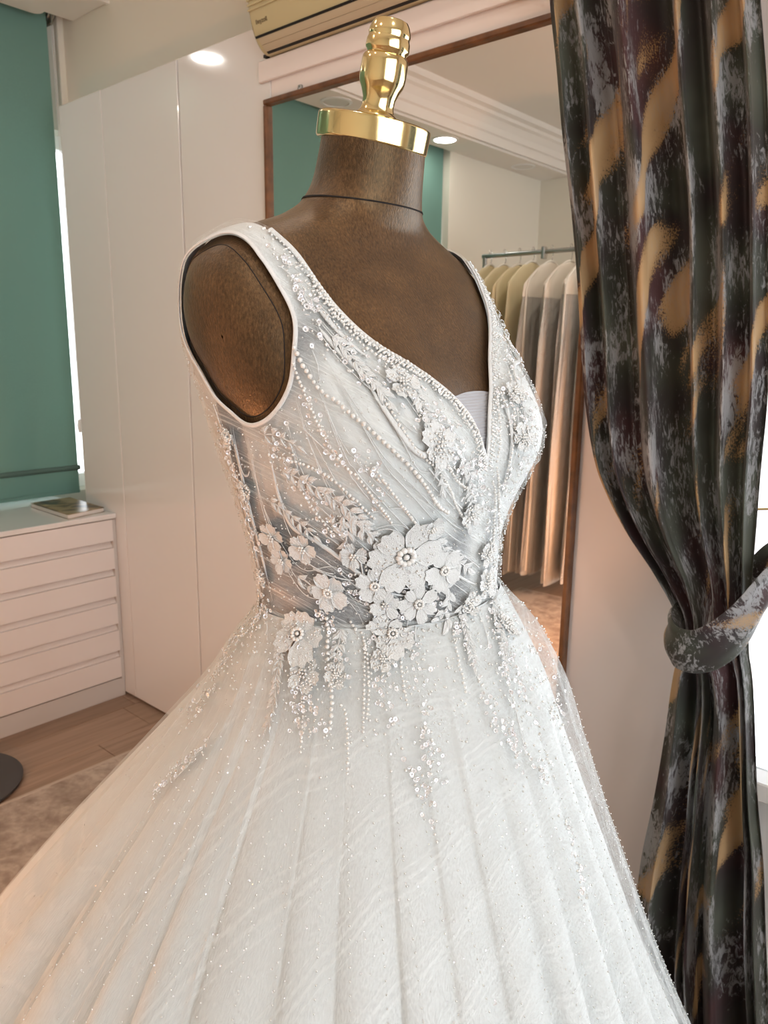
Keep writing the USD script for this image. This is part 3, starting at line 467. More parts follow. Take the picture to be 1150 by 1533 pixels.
BACK = np.array([(.139, 1.60), (.139, 1.488), (.125, 1.46), (.10, 1.42), (.06, 1.385), (0, 1.37), (-.06, 1.385), (-.10, 1.42), (-.118, 1.46), (-.122, 1.49), (-.122, 1.60)])
def sdf(P, poly):
    """signed distance to a polygon, positive outside"""
    A = poly; B = np.roll(poly, -1, 0); out = np.full(len(P), 1e9); ins = np.zeros(len(P), bool)
    for a, b in zip(A, B):
        d = b-a; q = P-a; u = np.clip((q@d)/max(d@d, 1e-18), 0, 1); out = np.minimum(out, np.hypot(*(q-u[:, None]*d).T))
        c = ((a[1] > P[:, 1]) != (b[1] > P[:, 1])); ins ^= c & (P[:, 0] < (b[0]-a[0])*(P[:, 1]-a[1])/(b[1]-a[1]+1e-18)+a[0])
    return np.where(ins, -out, out)
def bodice_field(P):
    f = np.full(len(P), 1e9); ys = P[:, 1]; cy = FN[4](P[:, 2])
    m = ys > cy-.004; f[m] = sdf(P[m][:, [0, 2]], FRONT); f[~m] = sdf(P[~m][:, [0, 2]], BACK)
    hi = (P[:, 2] > 1.30) & (abs(P[:, 0]) > .09)
    for s in (1, -1):
        k = hi & (P[:, 0]*s > 0); f[k] = np.minimum(f[k], sdf(P[k][:, [1, 2]], ARMS))
    return f
def clip(V, F, fld, attrs=()):
    """keeps the part of a mesh where fld > 0, cutting triangles along fld = 0"""
    s = fld > 0; c = s[F].sum(1); keep = F[c == 3]; cut = F[(c == 1) | (c == 2)]
    one = s[cut].sum(1) == 1; odd = np.where(one[:, None], s[cut], ~s[cut]).argmax(1); r = np.arange(len(cut))
    a, b, d = cut[r, odd], cut[r, (odd+1) % 3], cut[r, (odd+2) % 3]
    def cross(i, j):
        u = (fld[i]/(fld[i]-fld[j])); return u
    u1, u2 = cross(a, b), cross(a, d); n0 = len(V); i1, i2 = n0+2*r, n0+2*r+1
    def ext(W):
        W = np.asarray(W, float); sh = (lambda u: u[:, None]) if W.ndim == 2 else (lambda u: u)
        w1, w2 = W[a]+sh(u1)*(W[b]-W[a]), W[a]+sh(u2)*(W[d]-W[a])
        o = np.empty((2*len(cut),)+W.shape[1:]); o[0::2], o[1::2] = w1, w2; return np.concatenate([W, o])
    new = [np.stack([a[one], i1[one], i2[one]], 1), np.stack([b[~one], i2[~one], i1[~one]], 1), np.stack([b[~one], d[~one], i2[~one]], 1)]
    F2 = np.vstack([keep]+new); used = np.unique(F2); mp = np.zeros(n0+2*len(cut), int); mp[used] = np.arange(len(used))
    return ext(V)[used], mp[F2], [ext(w)[used] for w in attrs]
# ------------------------------------------------------------------ the dress form
plain('thread_gold', (.25, .13, .05), .6)
mat('form_leather', {'c': ('texture_coordinate', {}), 'n': ('noise_texture', {'scale': 14., 'detail': 6., 'roughness': .6}), 'mp': ('mapping', {'scale': (520., 520., 240.)}), 'n2': ('noise_texture', {'scale': 1., 'detail': 3., 'roughness': .7}),
     'mx': ('mix', {'fac': .55}), 'r': ('rgb_ramp', {'ramp': [(.36, (.014, .008, .006)), (.45, (.042, .023, .012)), (.54, (.088, .047, .022)), (.66, (.18, .098, .042))]}),
     'p': ('principled_bsdf', {'roughness': .30, 'specular_ior_level': .6, 'sheen_weight': .12, 'sheen_roughness': .4, 'sheen_tint': (1., .75, .45), 'specular_tint': (1., .72, .42)}), 'b': ('bump', {'strength': .45, 'distance': .0012})},
    [('c.object', 'n.vector'), ('c.object', 'mp.vector'), ('mp.vector', 'n2.vector'), ('n.color', 'mx.color1'), ('n2.color', 'mx.color2'), ('mx.color', 'r.fac'), ('r.color', 'p.base_color'), ('n2.fac', 'b.height'), ('b.normal', 'p.normal')])
form = thing('dress_form', 'brown leather tailor dress form with a brass neck cap and turned finial', 'dress form', AXW, RZ)
LEAN = math.tan(math.radians(13))
def lean(P):
    k = np.clip((P[..., 2]-1.49)/.08, 0, 1); k = k*k*(3-2*k); Q = P.copy(); Q[..., 2] -= (P[..., 1]-.0)*LEAN*k; return Q
zb = np.r_[np.linspace(.93, 1.44, 90), np.linspace(1.445, 1.465, 8), np.linspace(1.467, 1.53, 60), np.linspace(1.533, 1.584, 20)]
tb = np.linspace(-np.pi, np.pi, 241); Tb, Zb_ = np.meshgrid(tb, zb)
Pb = lean(bodyP(Tb, Zb_)); v, f = grid(Pb[:, :-1] if False else Pb)
v = np.vstack([v, [Pb[0].mean(0)], [Pb[-1].mean(0)]]); k = np.arange(240); n = 241
f = np.vstack([f, np.stack([np.full(240, len(v)-2), k+1, k], 1), np.stack([np.full(240, len(v)-1), (len(zb)-1)*n+k, (len(zb)-1)*n+k+1], 1)])
bm = trimesh.Trimesh(v, f); obj('body', bm, 'form_leather', form, smooth=True, **KW)
def on_form(t, z, off): return lean(bodyP(t, z)+bodyN(t, z)*np.asarray(off).reshape(-1, 1) if np.ndim(off) else bodyP(t, z)+bodyN(t, z)*off)
tt = np.linspace(-np.pi, np.pi, 200)[:-1]
obj('neck_seam', tube(on_form(tt, np.full(199, 1.527), .0002), .00055, 6, True), 'thread_dark', form, **KW)
st = np.linspace(-np.pi, np.pi, 260)[:-1]; sts = []
for a in st: sts.append(tube(on_form(np.array([a, a+.004, a+.008]), np.array([1.5262, 1.527, 1.5278]), .0005), .0003, 4))
obj('seam_stitches', cat_(sts), 'thread_dark', form, kind='stuff', smooth=False, **KW)
# sewn arm plates with a stitched rim
def t_of(val, z, axis, lo, hi):
    """angle at which the form's x (axis 0) or y (axis 1) equals val at height z"""
    lo, hi = np.full(len(z), lo), np.full(len(z), hi); g0 = bodyP(lo, z)[:, axis]-val
    for _ in range(40):
        md = (lo+hi)/2; g = bodyP(md, z)[:, axis]-val; sgn = np.sign(g) == np.sign(g0); lo = np.where(sgn, md, lo); hi = np.where(sgn, hi, md)
    return (lo+hi)/2
ctr = np.array([-.004, 1.408])
for s in (1, -1):
    rim = ctr+(ARMS-ctr)*.93; rim[:, 0] -= .003
    tr = t_of(rim[:, 0], rim[:, 1], 1, -1.5, 1.5); tr = tr if s > 0 else np.pi-tr
    obj('arm_plate_seam', tube(bodyP(tr, rim[:, 1])+bodyN(tr, rim[:, 1])*.0003, .0005, 6, True), 'thread_dark', form, **KW)
    rings = []
    for q in np.linspace(0.02, 1, 14):
        rr = ctr+(rim-ctr)*q; tq = t_of(rr[:, 0], rr[:, 1], 1, -1.5, 1.5); tq = tq if s > 0 else np.pi-tq
        rings.append(bodyP(tq, rr[:, 1])+bodyN(tq, rr[:, 1])*(.0004+.0035*(1-q**4)))
    rings = np.array(rings); rings = np.concatenate([rings, rings[:, :1]], 1); v, f = grid(rings)
    obj('arm_plate', (v, f if s < 0 else f[:, ::-1]), 'form_leather', form, smooth=True, **KW)
cap_c = np.array([0, -.0025, 1.5835]); ax = np.array([0, math.sin(math.radians(13)), math.cos(math.radians(13))])
def capl(p, n=72): return lathe(p, n, cap_c, ax)
obj('neck_cap', capl([(0, -.006), (.048, -.006), (.0500, -.005), (.0510, -.0035), (.0514, .0125), (.0510, .0148), (.0494, .0158), (.030, .0180), (.017, .0195), (0, .0195)]), 'brass', form, label='round brass neck cap', **KW)
fp = [(0, .018), (.0200, .0185), (.0193, .0205), (.0155, .0235), (.0143, .028), (.0146, .034), (.0172, .0405), (.0196, .0450), (.0203, .0480), (.0207, .0530), (.0205, .0620), (.0201, .0655), (.0188, .0675), (.0172, .0687), (.0177, .0705), (.0190, .0717), (.0194, .0735), (.0190, .0790), (.0181, .0812), (.0179, .0825), (.0186, .0843), (.0181, .0872), (.0165, .0915), (.0145, .0945), (.0110, .0958), (0, .0960)]
obj('finial', capl(fp, 64), 'brass', form, label='turned brass finial', **KW)
obj('stand_pole', tube([(0, 0, .03), (0, 0, .95)], .016, 16), 'grey_metal', form, **KW)
obj('stand_base', lathe([(0, .0125), (.17, .0125), (.172, .022), (.05, .034), (.02, .05), (0, .05)], 40), 'grey_metal', form, **KW)
# ------------------------------------------------------------------ the wedding dress
plain('satin_white', (.70, .70, .69), .35, sheen_weight=.3)
plain('pearl', (.74, .73, .70), .14, coat_weight=.6, specular_ior_level=.8)
plain('sequin', (.88, .89, .90), .10, metallic=.35, coat_weight=.5, thin_film_thickness=320.)
plain('embroidery', (.67, .68, .67), .55, bump=.55, bscale=900, sheen_weight=.25)
plain('cord_white', (.64, .655, .65), .5, bump=.3, bscale=900)
plain('rib_knit', (.58, .58, .60), .8)
mat('rib_knit', {'c': ('texture_coordinate', {}), 'w': ('wave_texture', {'scale': 130., 'distortion': .6, 'bands_direction': 'z'}), 'b': ('bump', {'strength': .5, 'distance': .0008}), 'p': ('principled_bsdf', {'base_color': (.40, .40, .42), 'roughness': .8})}, [('c.object', 'w.vector'), ('w.fac', 'b.height'), ('b.normal', 'p.normal')])
mat('bodice_cloth', {'a': ('attribute', {'attribute': 'cup'}), 'c': ('texture_coordinate', {}), 'n': ('noise_texture', {'scale': 30., 'detail': 4.}), 'm0': ('mix', {'fac': .12}), 'cr': ('rgb_ramp', {'ramp': [(.15, (.245, .255, .26)), (.75, (.64, .66, .65))]}), 'p': ('principled_bsdf', {'roughness': .6, 'sheen_weight': .2})},
    [('c.object', 'n.vector'), ('a.fac', 'm0.color1'), ('n.color', 'm0.color2'), ('m0.color', 'cr.fac'), ('cr.color', 'p.base_color')])
def sheer(name, stripes, base, amount, color=(.80, .82, .81), vec='st'):
    """tulle: mostly see-through net with denser woven stripes that follow the cloth's own coordinates"""
    nodes = {'u': ('uvmap', {'attribute': 'st'}), 'mp': ('mapping', {'scale': stripes}), 'n': ('noise_texture', {'scale': 1.0, 'detail': 2.0}), 'mp2': ('mapping', {'scale': (3.4, 5., 1.)}), 'add': ('mix', {'mix_type': 'add', 'fac': .12}),
             'w': ('wave_texture', {'scale': 1., 'bands_direction': 'y', 'distortion': .9, 'detail': 1., 'detail_scale': 1.4}), 'r': ('rgb_ramp', {'ramp': [(.60, (base,)*3), (.64, (base+amount,)*3), (.68, (base+amount*.15,)*3), (.90, (base+amount*.15,)*3), (.93, (base+amount,)*3), (.965, (base+amount,)*3), (.985, (base+amount*.2,)*3)]}),
             'mg': ('mapping', {'scale': (260., 420., 1.)}), 'gl': ('noise_texture', {'scale': 1., 'detail': 2.}), 'gr': ('rgb_ramp', {'ramp': [(.40, (.45, .45, .45)), (.58, (1., 1., 1.))]}), 'gm': ('math', {'math_type': 'multiply'}), 'd': ('diffuse_bsdf', {'color': color}), 'tl': ('translucent_bsdf', {'color': color}), 'g': ('glossy_bsdf', {'color': (1, 1, 1), 'roughness': .35}),
             'm1': ('mix_closure', {'fac': .35}), 'm2': ('mix_closure', {'fac': .05}), 't': ('transparent_bsdf', {'color': (1, 1, 1)}), 'm': ('mix_closure', {})}
    return mat(name, nodes, [('u.UV', 'mp2.vector'), ('mp2.vector', 'n.vector'), ('u.UV', 'mp.vector'), ('mp.vector', 'add.color1'), ('n.color', 'add.color2'), ('add.color', 'w.vector'), ('w.fac', 'r.fac'), ('u.UV', 'mg.vector'), ('mg.vector', 'gl.vector'), ('gl.fac', 'gr.fac'), ('r.color', 'gm.value1'), ('gr.color', 'gm.value2'), ('gm.value', 'm.fac'),
        ('d.BSDF', 'm1.closure1'), ('tl.BSDF', 'm1.closure2'), ('m1.closure', 'm2.closure1'), ('g.BSDF', 'm2.closure2'), ('t.BSDF', 'm.closure1'), ('m2.closure', 'm.closure2')], surface='m.closure')
sheer('skirt_tulle', (2.2, 7.5, 1.), .34, .34)
sheer('bodice_tulle', (9., 13., 1.), .14, .50)
plain('skirt_lining', (.60, .625, .62), .6, sheen_weight=.25, bump=.1, bscale=40)
gown = thing('wedding_dress', 'white beaded V-neck wedding dress with floral lace bodice and full tulle skirt', 'wedding dress', AXW, RZ)
# bodice shells
tg = np.linspace(-np.pi, np.pi, 521); zg = np.r_[np.linspace(1.10, 1.445, 170), np.linspace(1.4468, 1.468, 18), np.linspace(1.469, 1.506, 60)]
Tg, Zg = np.meshgrid(tg, zg); Pg = bodyP(Tg, Zg).reshape(-1, 3); Ng = bodyN(Tg, Zg).reshape(-1, 3); _, Fg = grid(np.zeros(Tg.shape+(3,)))
fld = bodice_field(Pg); near_waist = np.clip((Pg[:, 2]-1.12)/.03, 0, 1)
# opacity of the lining: solid cups over the bust, grey sheer panels at the midriff and side
XX, YY, ZZ = Pg.T
cup = np.zeros(len(Pg))
for s, (cx, cz, rx, rz) in ((1, (.072, 1.335, .085, .098)), (-1, (-.075, 1.335, .080, .100))):
    d = np.hypot((XX-cx)/rx, (ZZ-cz)/rz); cup = np.maximum(cup, np.clip((1.16-d)/.30, 0, 1)*(YY > 0))
strap = np.clip((ZZ-1.405)/.03, 0, 1)*.82; ctr_strip = np.exp(-((XX+.012)/.020)**2)*(YY > 0)*np.clip((1.32-ZZ)/.03, 0, 1)*.9
farside = np.clip((-XX-.02)/.03, 0, 1)*.75*(YY > -.05); cup = np.maximum.reduce([cup, strap, ctr_strip, farside, np.where(YY < -.03, .55, 0)])
cup = np.where(ZZ < 1.171, 1.0, cup)
v, f, (c2,) = clip(Pg+Ng*.0035*1, Fg, fld, [cup]); obj('bodice_lining', (v, f), 'bodice_cloth', gown, smooth=True, attrs={'cup': c2}, **KW)
# gathered tulle layer with fine ruched pleats running from the side seam to the centre of the waist
flow = ZZ*1.0-.62*XX*np.where(YY > -.03, 1, -1)+.25*YY
ruch = .0010*np.sin(flow*330+3*np.sin(XX*40))+.0008*np.sin(flow*610+2*np.sin(ZZ*55)+XX*60)
uv = np.stack([(.7*XX+ZZ*.5)*1.0, flow], 1)
v, f, (u0, u1) = clip(Pg+Ng*(.0062+ruch)[:, None], Fg, fld-.0005, [uv[:, 0], uv[:, 1]]); obj('bodice_overlay', (v, f), 'bodice_tulle', gown, smooth=True, uv=np.stack([u0, u1], 1), **KW)
# ribbed panel filling the V
fin = np.minimum(.012-np.where(YY > 0, sdf(Pg[:, [0, 2]], FRONT), 9), (1.3575+.006*np.cos(XX*30))-ZZ); fin = np.where(YY > 0, fin, -1)
v, f, _ = clip(Pg+Ng*.0022, Fg, fin); obj('modesty_panel', (v, f), 'rib_knit', gown, smooth=True, label='grey ribbed insert in the neckline', **KW)
# bindings
def band(P, N, r, closed=False): return tube(P, r, 8, closed, flat=N)
for s in (1, -1):
    e = ctr+(ARMS-ctr)*1.008; tr = t_of(e[:, 0], e[:, 1], 1, -1.5, 1.5); tr = tr if s > 0 else np.pi-tr
    obj('armhole_binding', band(bodyP(tr, e[:, 1])+bodyN(tr, e[:, 1])*.0055, bodyN(tr, e[:, 1]), .0019, True), 'satin_white', gown, smooth=True, **KW)
def neck_curve(c, z0=1.300, z1=1.486):
    c = c[(c[:, 1] > z0) & (c[:, 1] < z1)]; tn = t_of(c[:, 0], c[:, 1], 0, .02, np.pi-.02); return tn, c[:, 1]
for c in (nkn, nkf):
    tn, zn = neck_curve(c); obj('neckline_edging', band(bodyP(tn, zn)+bodyN(tn, zn)*.0062, bodyN(tn, zn), .0026), 'embroidery', gown, smooth=True, **KW)
# skirt
ts = np.linspace(-np.pi, np.pi, 901); hs = np.r_[np.linspace(0, .12, 26), np.linspace(.13, .65, 80), np.linspace(.68, ZW-.016, 26)]
Ts, Hs = np.meshgrid(ts, hs); v, f = grid(skirtP(Ts, ZW-Hs, 0.)); obj('skirt_lining', (v, f), 'skirt_lining', gown, smooth=True, **KW)
offT = lambda t: .0055+.0115*np.exp(-((np.mod(t+.9, 2*np.pi)-.9-2.25)/.42)**2)
PO = skirtP(Ts, ZW-Hs-.001, offT(Ts), True, 1.); v, f = grid(PO)
arc = (Ts+np.pi)*np.maximum(.12+.55*Hs, .1); uv = np.stack([Ts*1.0, Hs+.10*np.sin(Ts*2.2+.6)*0+.62*np.clip(Ts-1.15, -1.3, .1)*np.minimum(Hs, .5)+.03*np.clip(Ts-1.2, 0, 1)], -1).reshape(-1, 2)
obj('skirt_overlay', (v, f), 'skirt_tulle', gown, smooth=True, uv=uv, **KW)
# ------------------------------------------------------------------ beads, sequins and lace appliques
def sp(t, z, off):
    t, z = np.atleast_1d(np.asarray(t, float)), np.atleast_1d(np.asarray(z, float)); off = np.broadcast_to(off, t.shape)
    up_ = z >= ZW; P = np.zeros((len(t), 3))
    if up_.any(): P[up_] = bodyP(t[up_], z[up_])+bodyN(t[up_], z[up_])*(off[up_]+.0066)[:, None]
    if (~up_).any():
        q = ~up_; e = .002; a = skirtP(t[q], z[q], offT(t[q])+.0005, True, 1.)
        du = skirtP(t[q]+e, z[q], .008, False)-skirtP(t[q]-e, z[q], .008, False); dv = skirtP(t[q], z[q]+e, .008, False)-skirtP(t[q], z[q]-e, .008, False)
        n = np.cross(du, dv); n /= np.linalg.norm(n, axis=1, keepdims=True); P[q] = a+n*off[q][:, None]
    return P
def frames(t, z, tilt=0.):
    t, z = np.atleast_1d(t), np.atleast_1d(z); e = .004
    z2 = np.where((z >= ZW) & (z-e < ZW), z+e, z)
    du = sp(t+e, z2, 0)-sp(t-e, z2, 0); du /= np.linalg.norm(du, axis=1, keepdims=True)
    dv = sp(t, z2+e*.5, 0)-sp(t, z2-e*.5, 0); n = np.cross(du, dv); n /= np.linalg.norm(n, axis=1, keepdims=True)
    if tilt: n = n+rng.normal(0, tilt, n.shape); n /= np.linalg.norm(n, axis=1, keepdims=True)
    du = du-n*(du*n).sum(1, keepdims=True); du /= np.linalg.norm(du, axis=1, keepdims=True); return np.stack([du, np.cross(n, du), n], 1)
def path(tz, step):
    tz = np.array(tz, float); q = spline(tz, 80) if len(tz) > 2 else tz[0]+(tz[1]-tz[0])*np.linspace(0, 1, 80)[:, None]
    P = sp(q[:, 0], q[:, 1], 0); d = np.r_[0, np.cumsum(np.linalg.norm(np.diff(P, axis=0), axis=1))]
    n = max(3, int(d[-1]/step)); s = np.linspace(0, d[-1], n); return np.stack([np.interp(s, d, q[:, 0]), np.interp(s, d, q[:, 1])], 1)
ICO = trimesh.creation.icosphere(1); EYE = np.eye(3)[None]
def pearls(tz, r, jit=0.):
    tz = np.array(tz); r = np.broadcast_to(r, len(tz)); P = sp(tz[:, 0], tz[:, 1], r*.7)
    if jit: P = P+rng.normal(0, jit, P.shape)
    return P, r
PX = .00062     # metres per picture pixel at the dress
allP, allR = [], []
for k, l in enumerate(FEAT['pearl']):
    r = .0019 if k in (0, 3) else .0014; q = path(l, r*2.5); P, rr = pearls(q, r, .0002); allP.append(P); allR.append(rr*rng.uniform(.85, 1.1, len(rr)))
    if k in (4, 5, 6, 7, 8): continue
P = np.concatenate(allP); Rr = np.concatenate(allR)
obj('pearl_strings', scatter(ICO.vertices, ICO.faces, P, np.repeat(EYE, len(P), 0), Rr), 'pearl', gown, smooth=True, kind='stuff', label='strings of small pearls', **KW)
# sequin: a small cupped ring
na = 10; th = np.arange(na)*2*np.pi/na
sv = np.vstack([np.c_[np.cos(th), np.sin(th), np.full(na, .22)], np.c_[.72*np.cos(th), .72*np.sin(th), np.zeros(na)], np.c_[.34*np.cos(th), .34*np.sin(th), np.zeros(na)]])
i = np.arange(na); j = (i+1) % na; sf = np.vstack([np.stack([i, j, na+j], 1), np.stack([i, na+j, na+i], 1), np.stack([na+i, na+j, 2*na+j], 1), np.stack([na+i, 2*na+j, 2*na+i], 1)])
SP, SFr, SR, BP, BR = [], [], [], [], []
for l, wd, n in FEAT['seq']:
    q = path(l, .004); P0 = sp(q[:, 0], q[:, 1], 0); rad = np.hypot(P0[:, 0], P0[:, 1]).mean(); k = rng.integers(0, len(q), int(n*1.7)); w = rng.normal(0, wd*PX*.33, (len(k), 2))
    t_, z_ = q[k, 0]+w[:, 0]/rad, q[k, 1]+w[:, 1]
    up_ = z_ > ZW; 
    okk = np.ones(len(t_), bool); okk[up_] = bodice_field(bodyP(t_[up_], z_[up_])) > .004; t_, z_ = t_[okk], z_[okk]
    h = len(t_)*5//9
    SP.append(sp(t_[:h], z_[:h], .0012+rng.uniform(0, .0012, h))); SFr.append(frames(t_[:h], z_[:h], .28)); SR.append(rng.uniform(.0014, .0025, h))
    BP.append(sp(t_[h:], z_[h:], .0008)); BR.append(rng.uniform(.0008, .0015, len(t_)-h))
# sparkle scattered over the whole skirt
n = 2600; t_ = rng.uniform(-.7, 2.4, n); z_ = ZW-.02-rng.uniform(0, 1, n)**.8*.75
SP.append(sp(t_, z_, .0006)); SFr.append(frames(t_, z_, .5)); SR.append(rng.uniform(.0004, .0010, n))
P = np.concatenate(SP); obj('sequins', scatter(sv, sf, P, np.concatenate(SFr), np.concatenate(SR)), 'sequin', gown, smooth=False, kind='stuff', label='scattered sequins and glitter', **KW)
# fine seed beads: along the neckline and over the lace
for c, n in ((nkn, 420), (nkf, 380)):
    tn, zn = neck_curve(c); k = rng.integers(0, len(tn), n); o = np.abs(rng.normal(0, .005, n)); sgn = 1 if c is nkn else -1
    X = bodyP(tn[k], zn[k]); a = t_of(X[:, 0]+sgn*(.002+o), zn[k]-o*.4, 0, .02, np.pi-.02); BP.append(sp(a, zn[k]-o*.4, .001)); BR.append(rng.uniform(.0007, .0014, n))
n = 2400; t_ = rng.uniform(-.55, 2.75, n); z_ = rng.uniform(1.172, 1.46, n); m = bodice_field(bodyP(t_, z_)) > .004; t_, z_ = t_[m], z_[m]
BP.append(sp(t_, z_, .0006)); BR.append(rng.uniform(.0004, .0009, len(t_)))
n = 700; t_ = np.clip(rng.normal(.9, .9, n), -.5, 2.6); z_ = ZW-np.abs(rng.normal(0, .05, n))-.002; BP.append(sp(t_, z_, .0008)); BR.append(rng.uniform(.0006, .0013, n))
# dotted lines on the skirt tulle
for a in np.linspace(-.3, 2.2, 26):
    q = path([(a, ZW-.10-.05*rng.random()), (a+.05, ZW-.30), (a+.12*rng.normal(), ZW-.62)], .009); BP.append(sp(q[:, 0], q[:, 1], .0006)); BR.append(np.full(len(q), .0008))
P = np.concatenate(BP); OCT = trimesh.creation.icosphere(0)
obj('seed_beads', scatter(OCT.vertices, OCT.faces, P, np.repeat(EYE, len(P), 0), np.concatenate(BR)), 'pearl', gown, smooth=True, kind='stuff', label='tiny seed beads', **KW)
# cords: narrow embroidered bands that follow the gathers
cs = []
cl = [np.array(path(l, .003)) for l in FEAT['cord']]; extra = []
for k, q in enumerate(cl):
    for d in (0, .016, -.015):
        s = np.linspace(0, 1, len(q)); w = (.0007+.0019*np.sin(np.pi*s)**.7*rng.uniform(.4, 1.2)) if d == 0 and rng.random() < .6 else np.full(len(q), .0005)
        z_ = q[:, 1]+d*(.6+.4*s)*rng.uniform(.7, 1.2); t_ = q[:, 0]+.01*np.sin(s*5+k)*(d != 0)
        m = (z_ < 1.495) & (bodice_field(bodyP(t_, np.minimum(z_, 1.5))) > .009) & (z_ > ZW+.002); c_ = np.flatnonzero(np.diff(np.r_[0, m, 0])); c_ = c_.reshape(-1, 2); m[:] = False
        if len(c_): a_ = c_[np.argmax(c_[:, 1]-c_[:, 0])]; m[a_[0]:a_[1]] = True
        if m.sum() < 6: continue
        t_, z_, w = t_[m], z_[m], w[m]; e_ = np.linspace(0, 1, len(w)); w = np.maximum(w*np.minimum(1, np.minimum(e_, 1-e_)*7), .0002); fr = frames(t_, z_); cs.append(tube(sp(t_, z_, .0002), w, 6, flat=fr[:, 2]))
obj('embroidered_cords', cat_(cs), 'cord_white', gown, smooth=True, kind='stuff', label='narrow embroidered bands', **KW)
# leaves
def leaf(p0, p1, w, lift=.0016):
    """a pointed leaf with a raised midrib from (t,z) p0 to p1"""
    (t0, z0), (t1, z1) = p0, p1; P = sp([t0, t1], [z0, z1], 0); L = np.linalg.norm(P[1]-P[0]); rad = max(np.hypot(*P[0][:2]), .05)
    du, dz = (t1-t0)*rad, z1-z0; n = max(math.hypot(du, dz), 1e-6); ax_, az = du/n, dz/n; nx, nz = -az, ax_
    s = np.linspace(0, 1, 9); c = np.linspace(-1, 1, 7); S, C = np.meshgrid(s, c, indexing='ij')
    half = w*np.sin(np.pi*S**.8)**.9*(1-.15*S); bend = .12*n*np.sin(np.pi*S)*rng.choice([-1, 1])
    a = S*n; b = C*half+bend; hgt = .0006+lift*(np.sin(np.pi*S)**.6)*(1-.55*np.abs(C)**1.5)+.0006*(np.abs(C) > .9)+.0005*np.exp(-(C/.15)**2)
    T = t0+(a*ax_+b*nx)/rad; Z = z0+a*az+b*nz; return grid(sp(T.ravel(), Z.ravel(), hgt.ravel()).reshape(9, 7, 3))
nl = 0
def add_leaf(p0, p1, w):
    global nl
    if nl >= 296: return
    mz = np.array([p0[1], p1[1]]); mt = np.array([p0[0], p1[0]]); u = mz > ZW
    if u.any() and (bodice_field(bodyP(mt[u], mz[u])) < .002).any(): return
    obj('leaf', leaf(p0, p1, w), 'embroidery', gown, smooth=True, **KW); nl += 1
for l, wpx in FEAT['sprig']:
    L = wpx*PX*1.05; q = path(l, L*.62)
    fr = frames(q[:, 0], q[:, 1]); pp = path(l, .003); f2 = frames(pp[:, 0], pp[:, 1]); cs2 = tube(sp(pp[:, 0], pp[:, 1], .0012), .0007, 6, flat=f2[:, 2]); obj('stem', cs2, 'embroidery', gown, smooth=True, **KW)
    for k in range(len(q)-1):
        rad = max(np.hypot(*sp(q[k, 0], q[k, 1], 0)[0][:2]), .05); d = np.array([(q[k+1, 0]-q[k, 0])*rad, q[k+1, 1]-q[k, 1]]); d /= np.linalg.norm(d)+1e-9
        for s in (1, -1):
            an = s*rng.uniform(.55, .95); e = np.array([d[0]*math.cos(an)-d[1]*math.sin(an), d[0]*math.sin(an)+d[1]*math.cos(an)])*L*rng.uniform(.85, 1.2)
            add_leaf(q[k], (q[k, 0]+e[0]/rad, q[k, 1]+e[1]), L*rng.uniform(.20, .28))
    k = len(q)-1; add_leaf(q[k], (q[k, 0]+d[0]*L*1.2/rad, q[k, 1]+d[1]*L*1.2), L*.26)
for (a, b), wpx in FEAT['single']: add_leaf(a, b, wpx*PX*.5)
# flowers: fan-shaped petals round a beaded centre
for (t0, z0), rpx, npet, style in FEAT['fl']:
    R_ = rpx*PX*1.12; rad = max(np.hypot(*sp(t0, z0, 0)[0][:2]), .05); a0 = rng.uniform(0, 6.3)
    cps = sp(t0, z0, .004)[0]; r = R_*.13; nb = 6 if R_ < .016 else 10; an = np.arange(nb)*2*np.pi/nb
    bt = np.r_[t0, t0+np.cos(an)*r*1.5/rad]; bz = np.r_[z0, z0+np.sin(an)*r*1.5]
    Pc = sp(bt, bz, .0042); fl_ = obj('flower', scatter(ICO.vertices, ICO.faces, Pc, np.repeat(EYE, len(Pc), 0), np.full(len(Pc), max(r*.62, .0011))), 'pearl', gown, smooth=True, **KW)
    for k in range(npet):
        a = a0+k*2*np.pi/npet+rng.normal(0, .08); Lp = R_*rng.uniform(.86, 1.1); wp = 1.12*np.pi/npet*rng.uniform(.92, 1.12)
        s = np.linspace(.10, 1, 9); c = np.linspace(-1, 1, 13); S_, C_ = np.meshgrid(s, c, indexing='ij')
        edge = 1+.05*np.cos(C_*np.pi*3)*S_-.16*np.abs(C_)**2.2*S_; rr = Lp*S_*edge; aa = a+C_*wp*np.sin(np.pi*np.clip(S_*.62+.12, 0, 1))**.8
        hh = .0012+.0009*(k % 2)+.0022*S_**1.5*(1-.6*C_**2)+.0005*np.cos(C_*np.pi*4.5)*S_+(.0007*(np.abs(C_) > .95))
        T = t0+np.cos(aa)*rr/rad; Z = z0+np.sin(aa)*rr; obj('petal', grid(sp(T.ravel(), Z.ravel(), hh.ravel()).reshape(9, 13, 3)), 'embroidery', fl_, smooth=True, **KW)
        if style == 2 or rpx > 40:
            q = rng.uniform(.3, .92, 9); cc = rng.uniform(-.7, .7, 9)
            tt_, zz_ = t0+np.cos(a+cc*wp)*q*Lp/rad, z0+np.sin(a+cc*wp)*q*Lp; allP.append(sp(tt_, zz_, .0034)); allR.append(np.full(9, .0010))
P = np.concatenate(allP[len(FEAT['pearl']):]); Rr = np.concatenate(allR[len(FEAT['pearl']):])
obj('petal_beads', scatter(OCT.vertices, OCT.faces, P, np.repeat(EYE, len(P), 0), Rr), 'pearl', gown, smooth=True, kind='stuff', label='beads sewn on the lace petals', **KW)
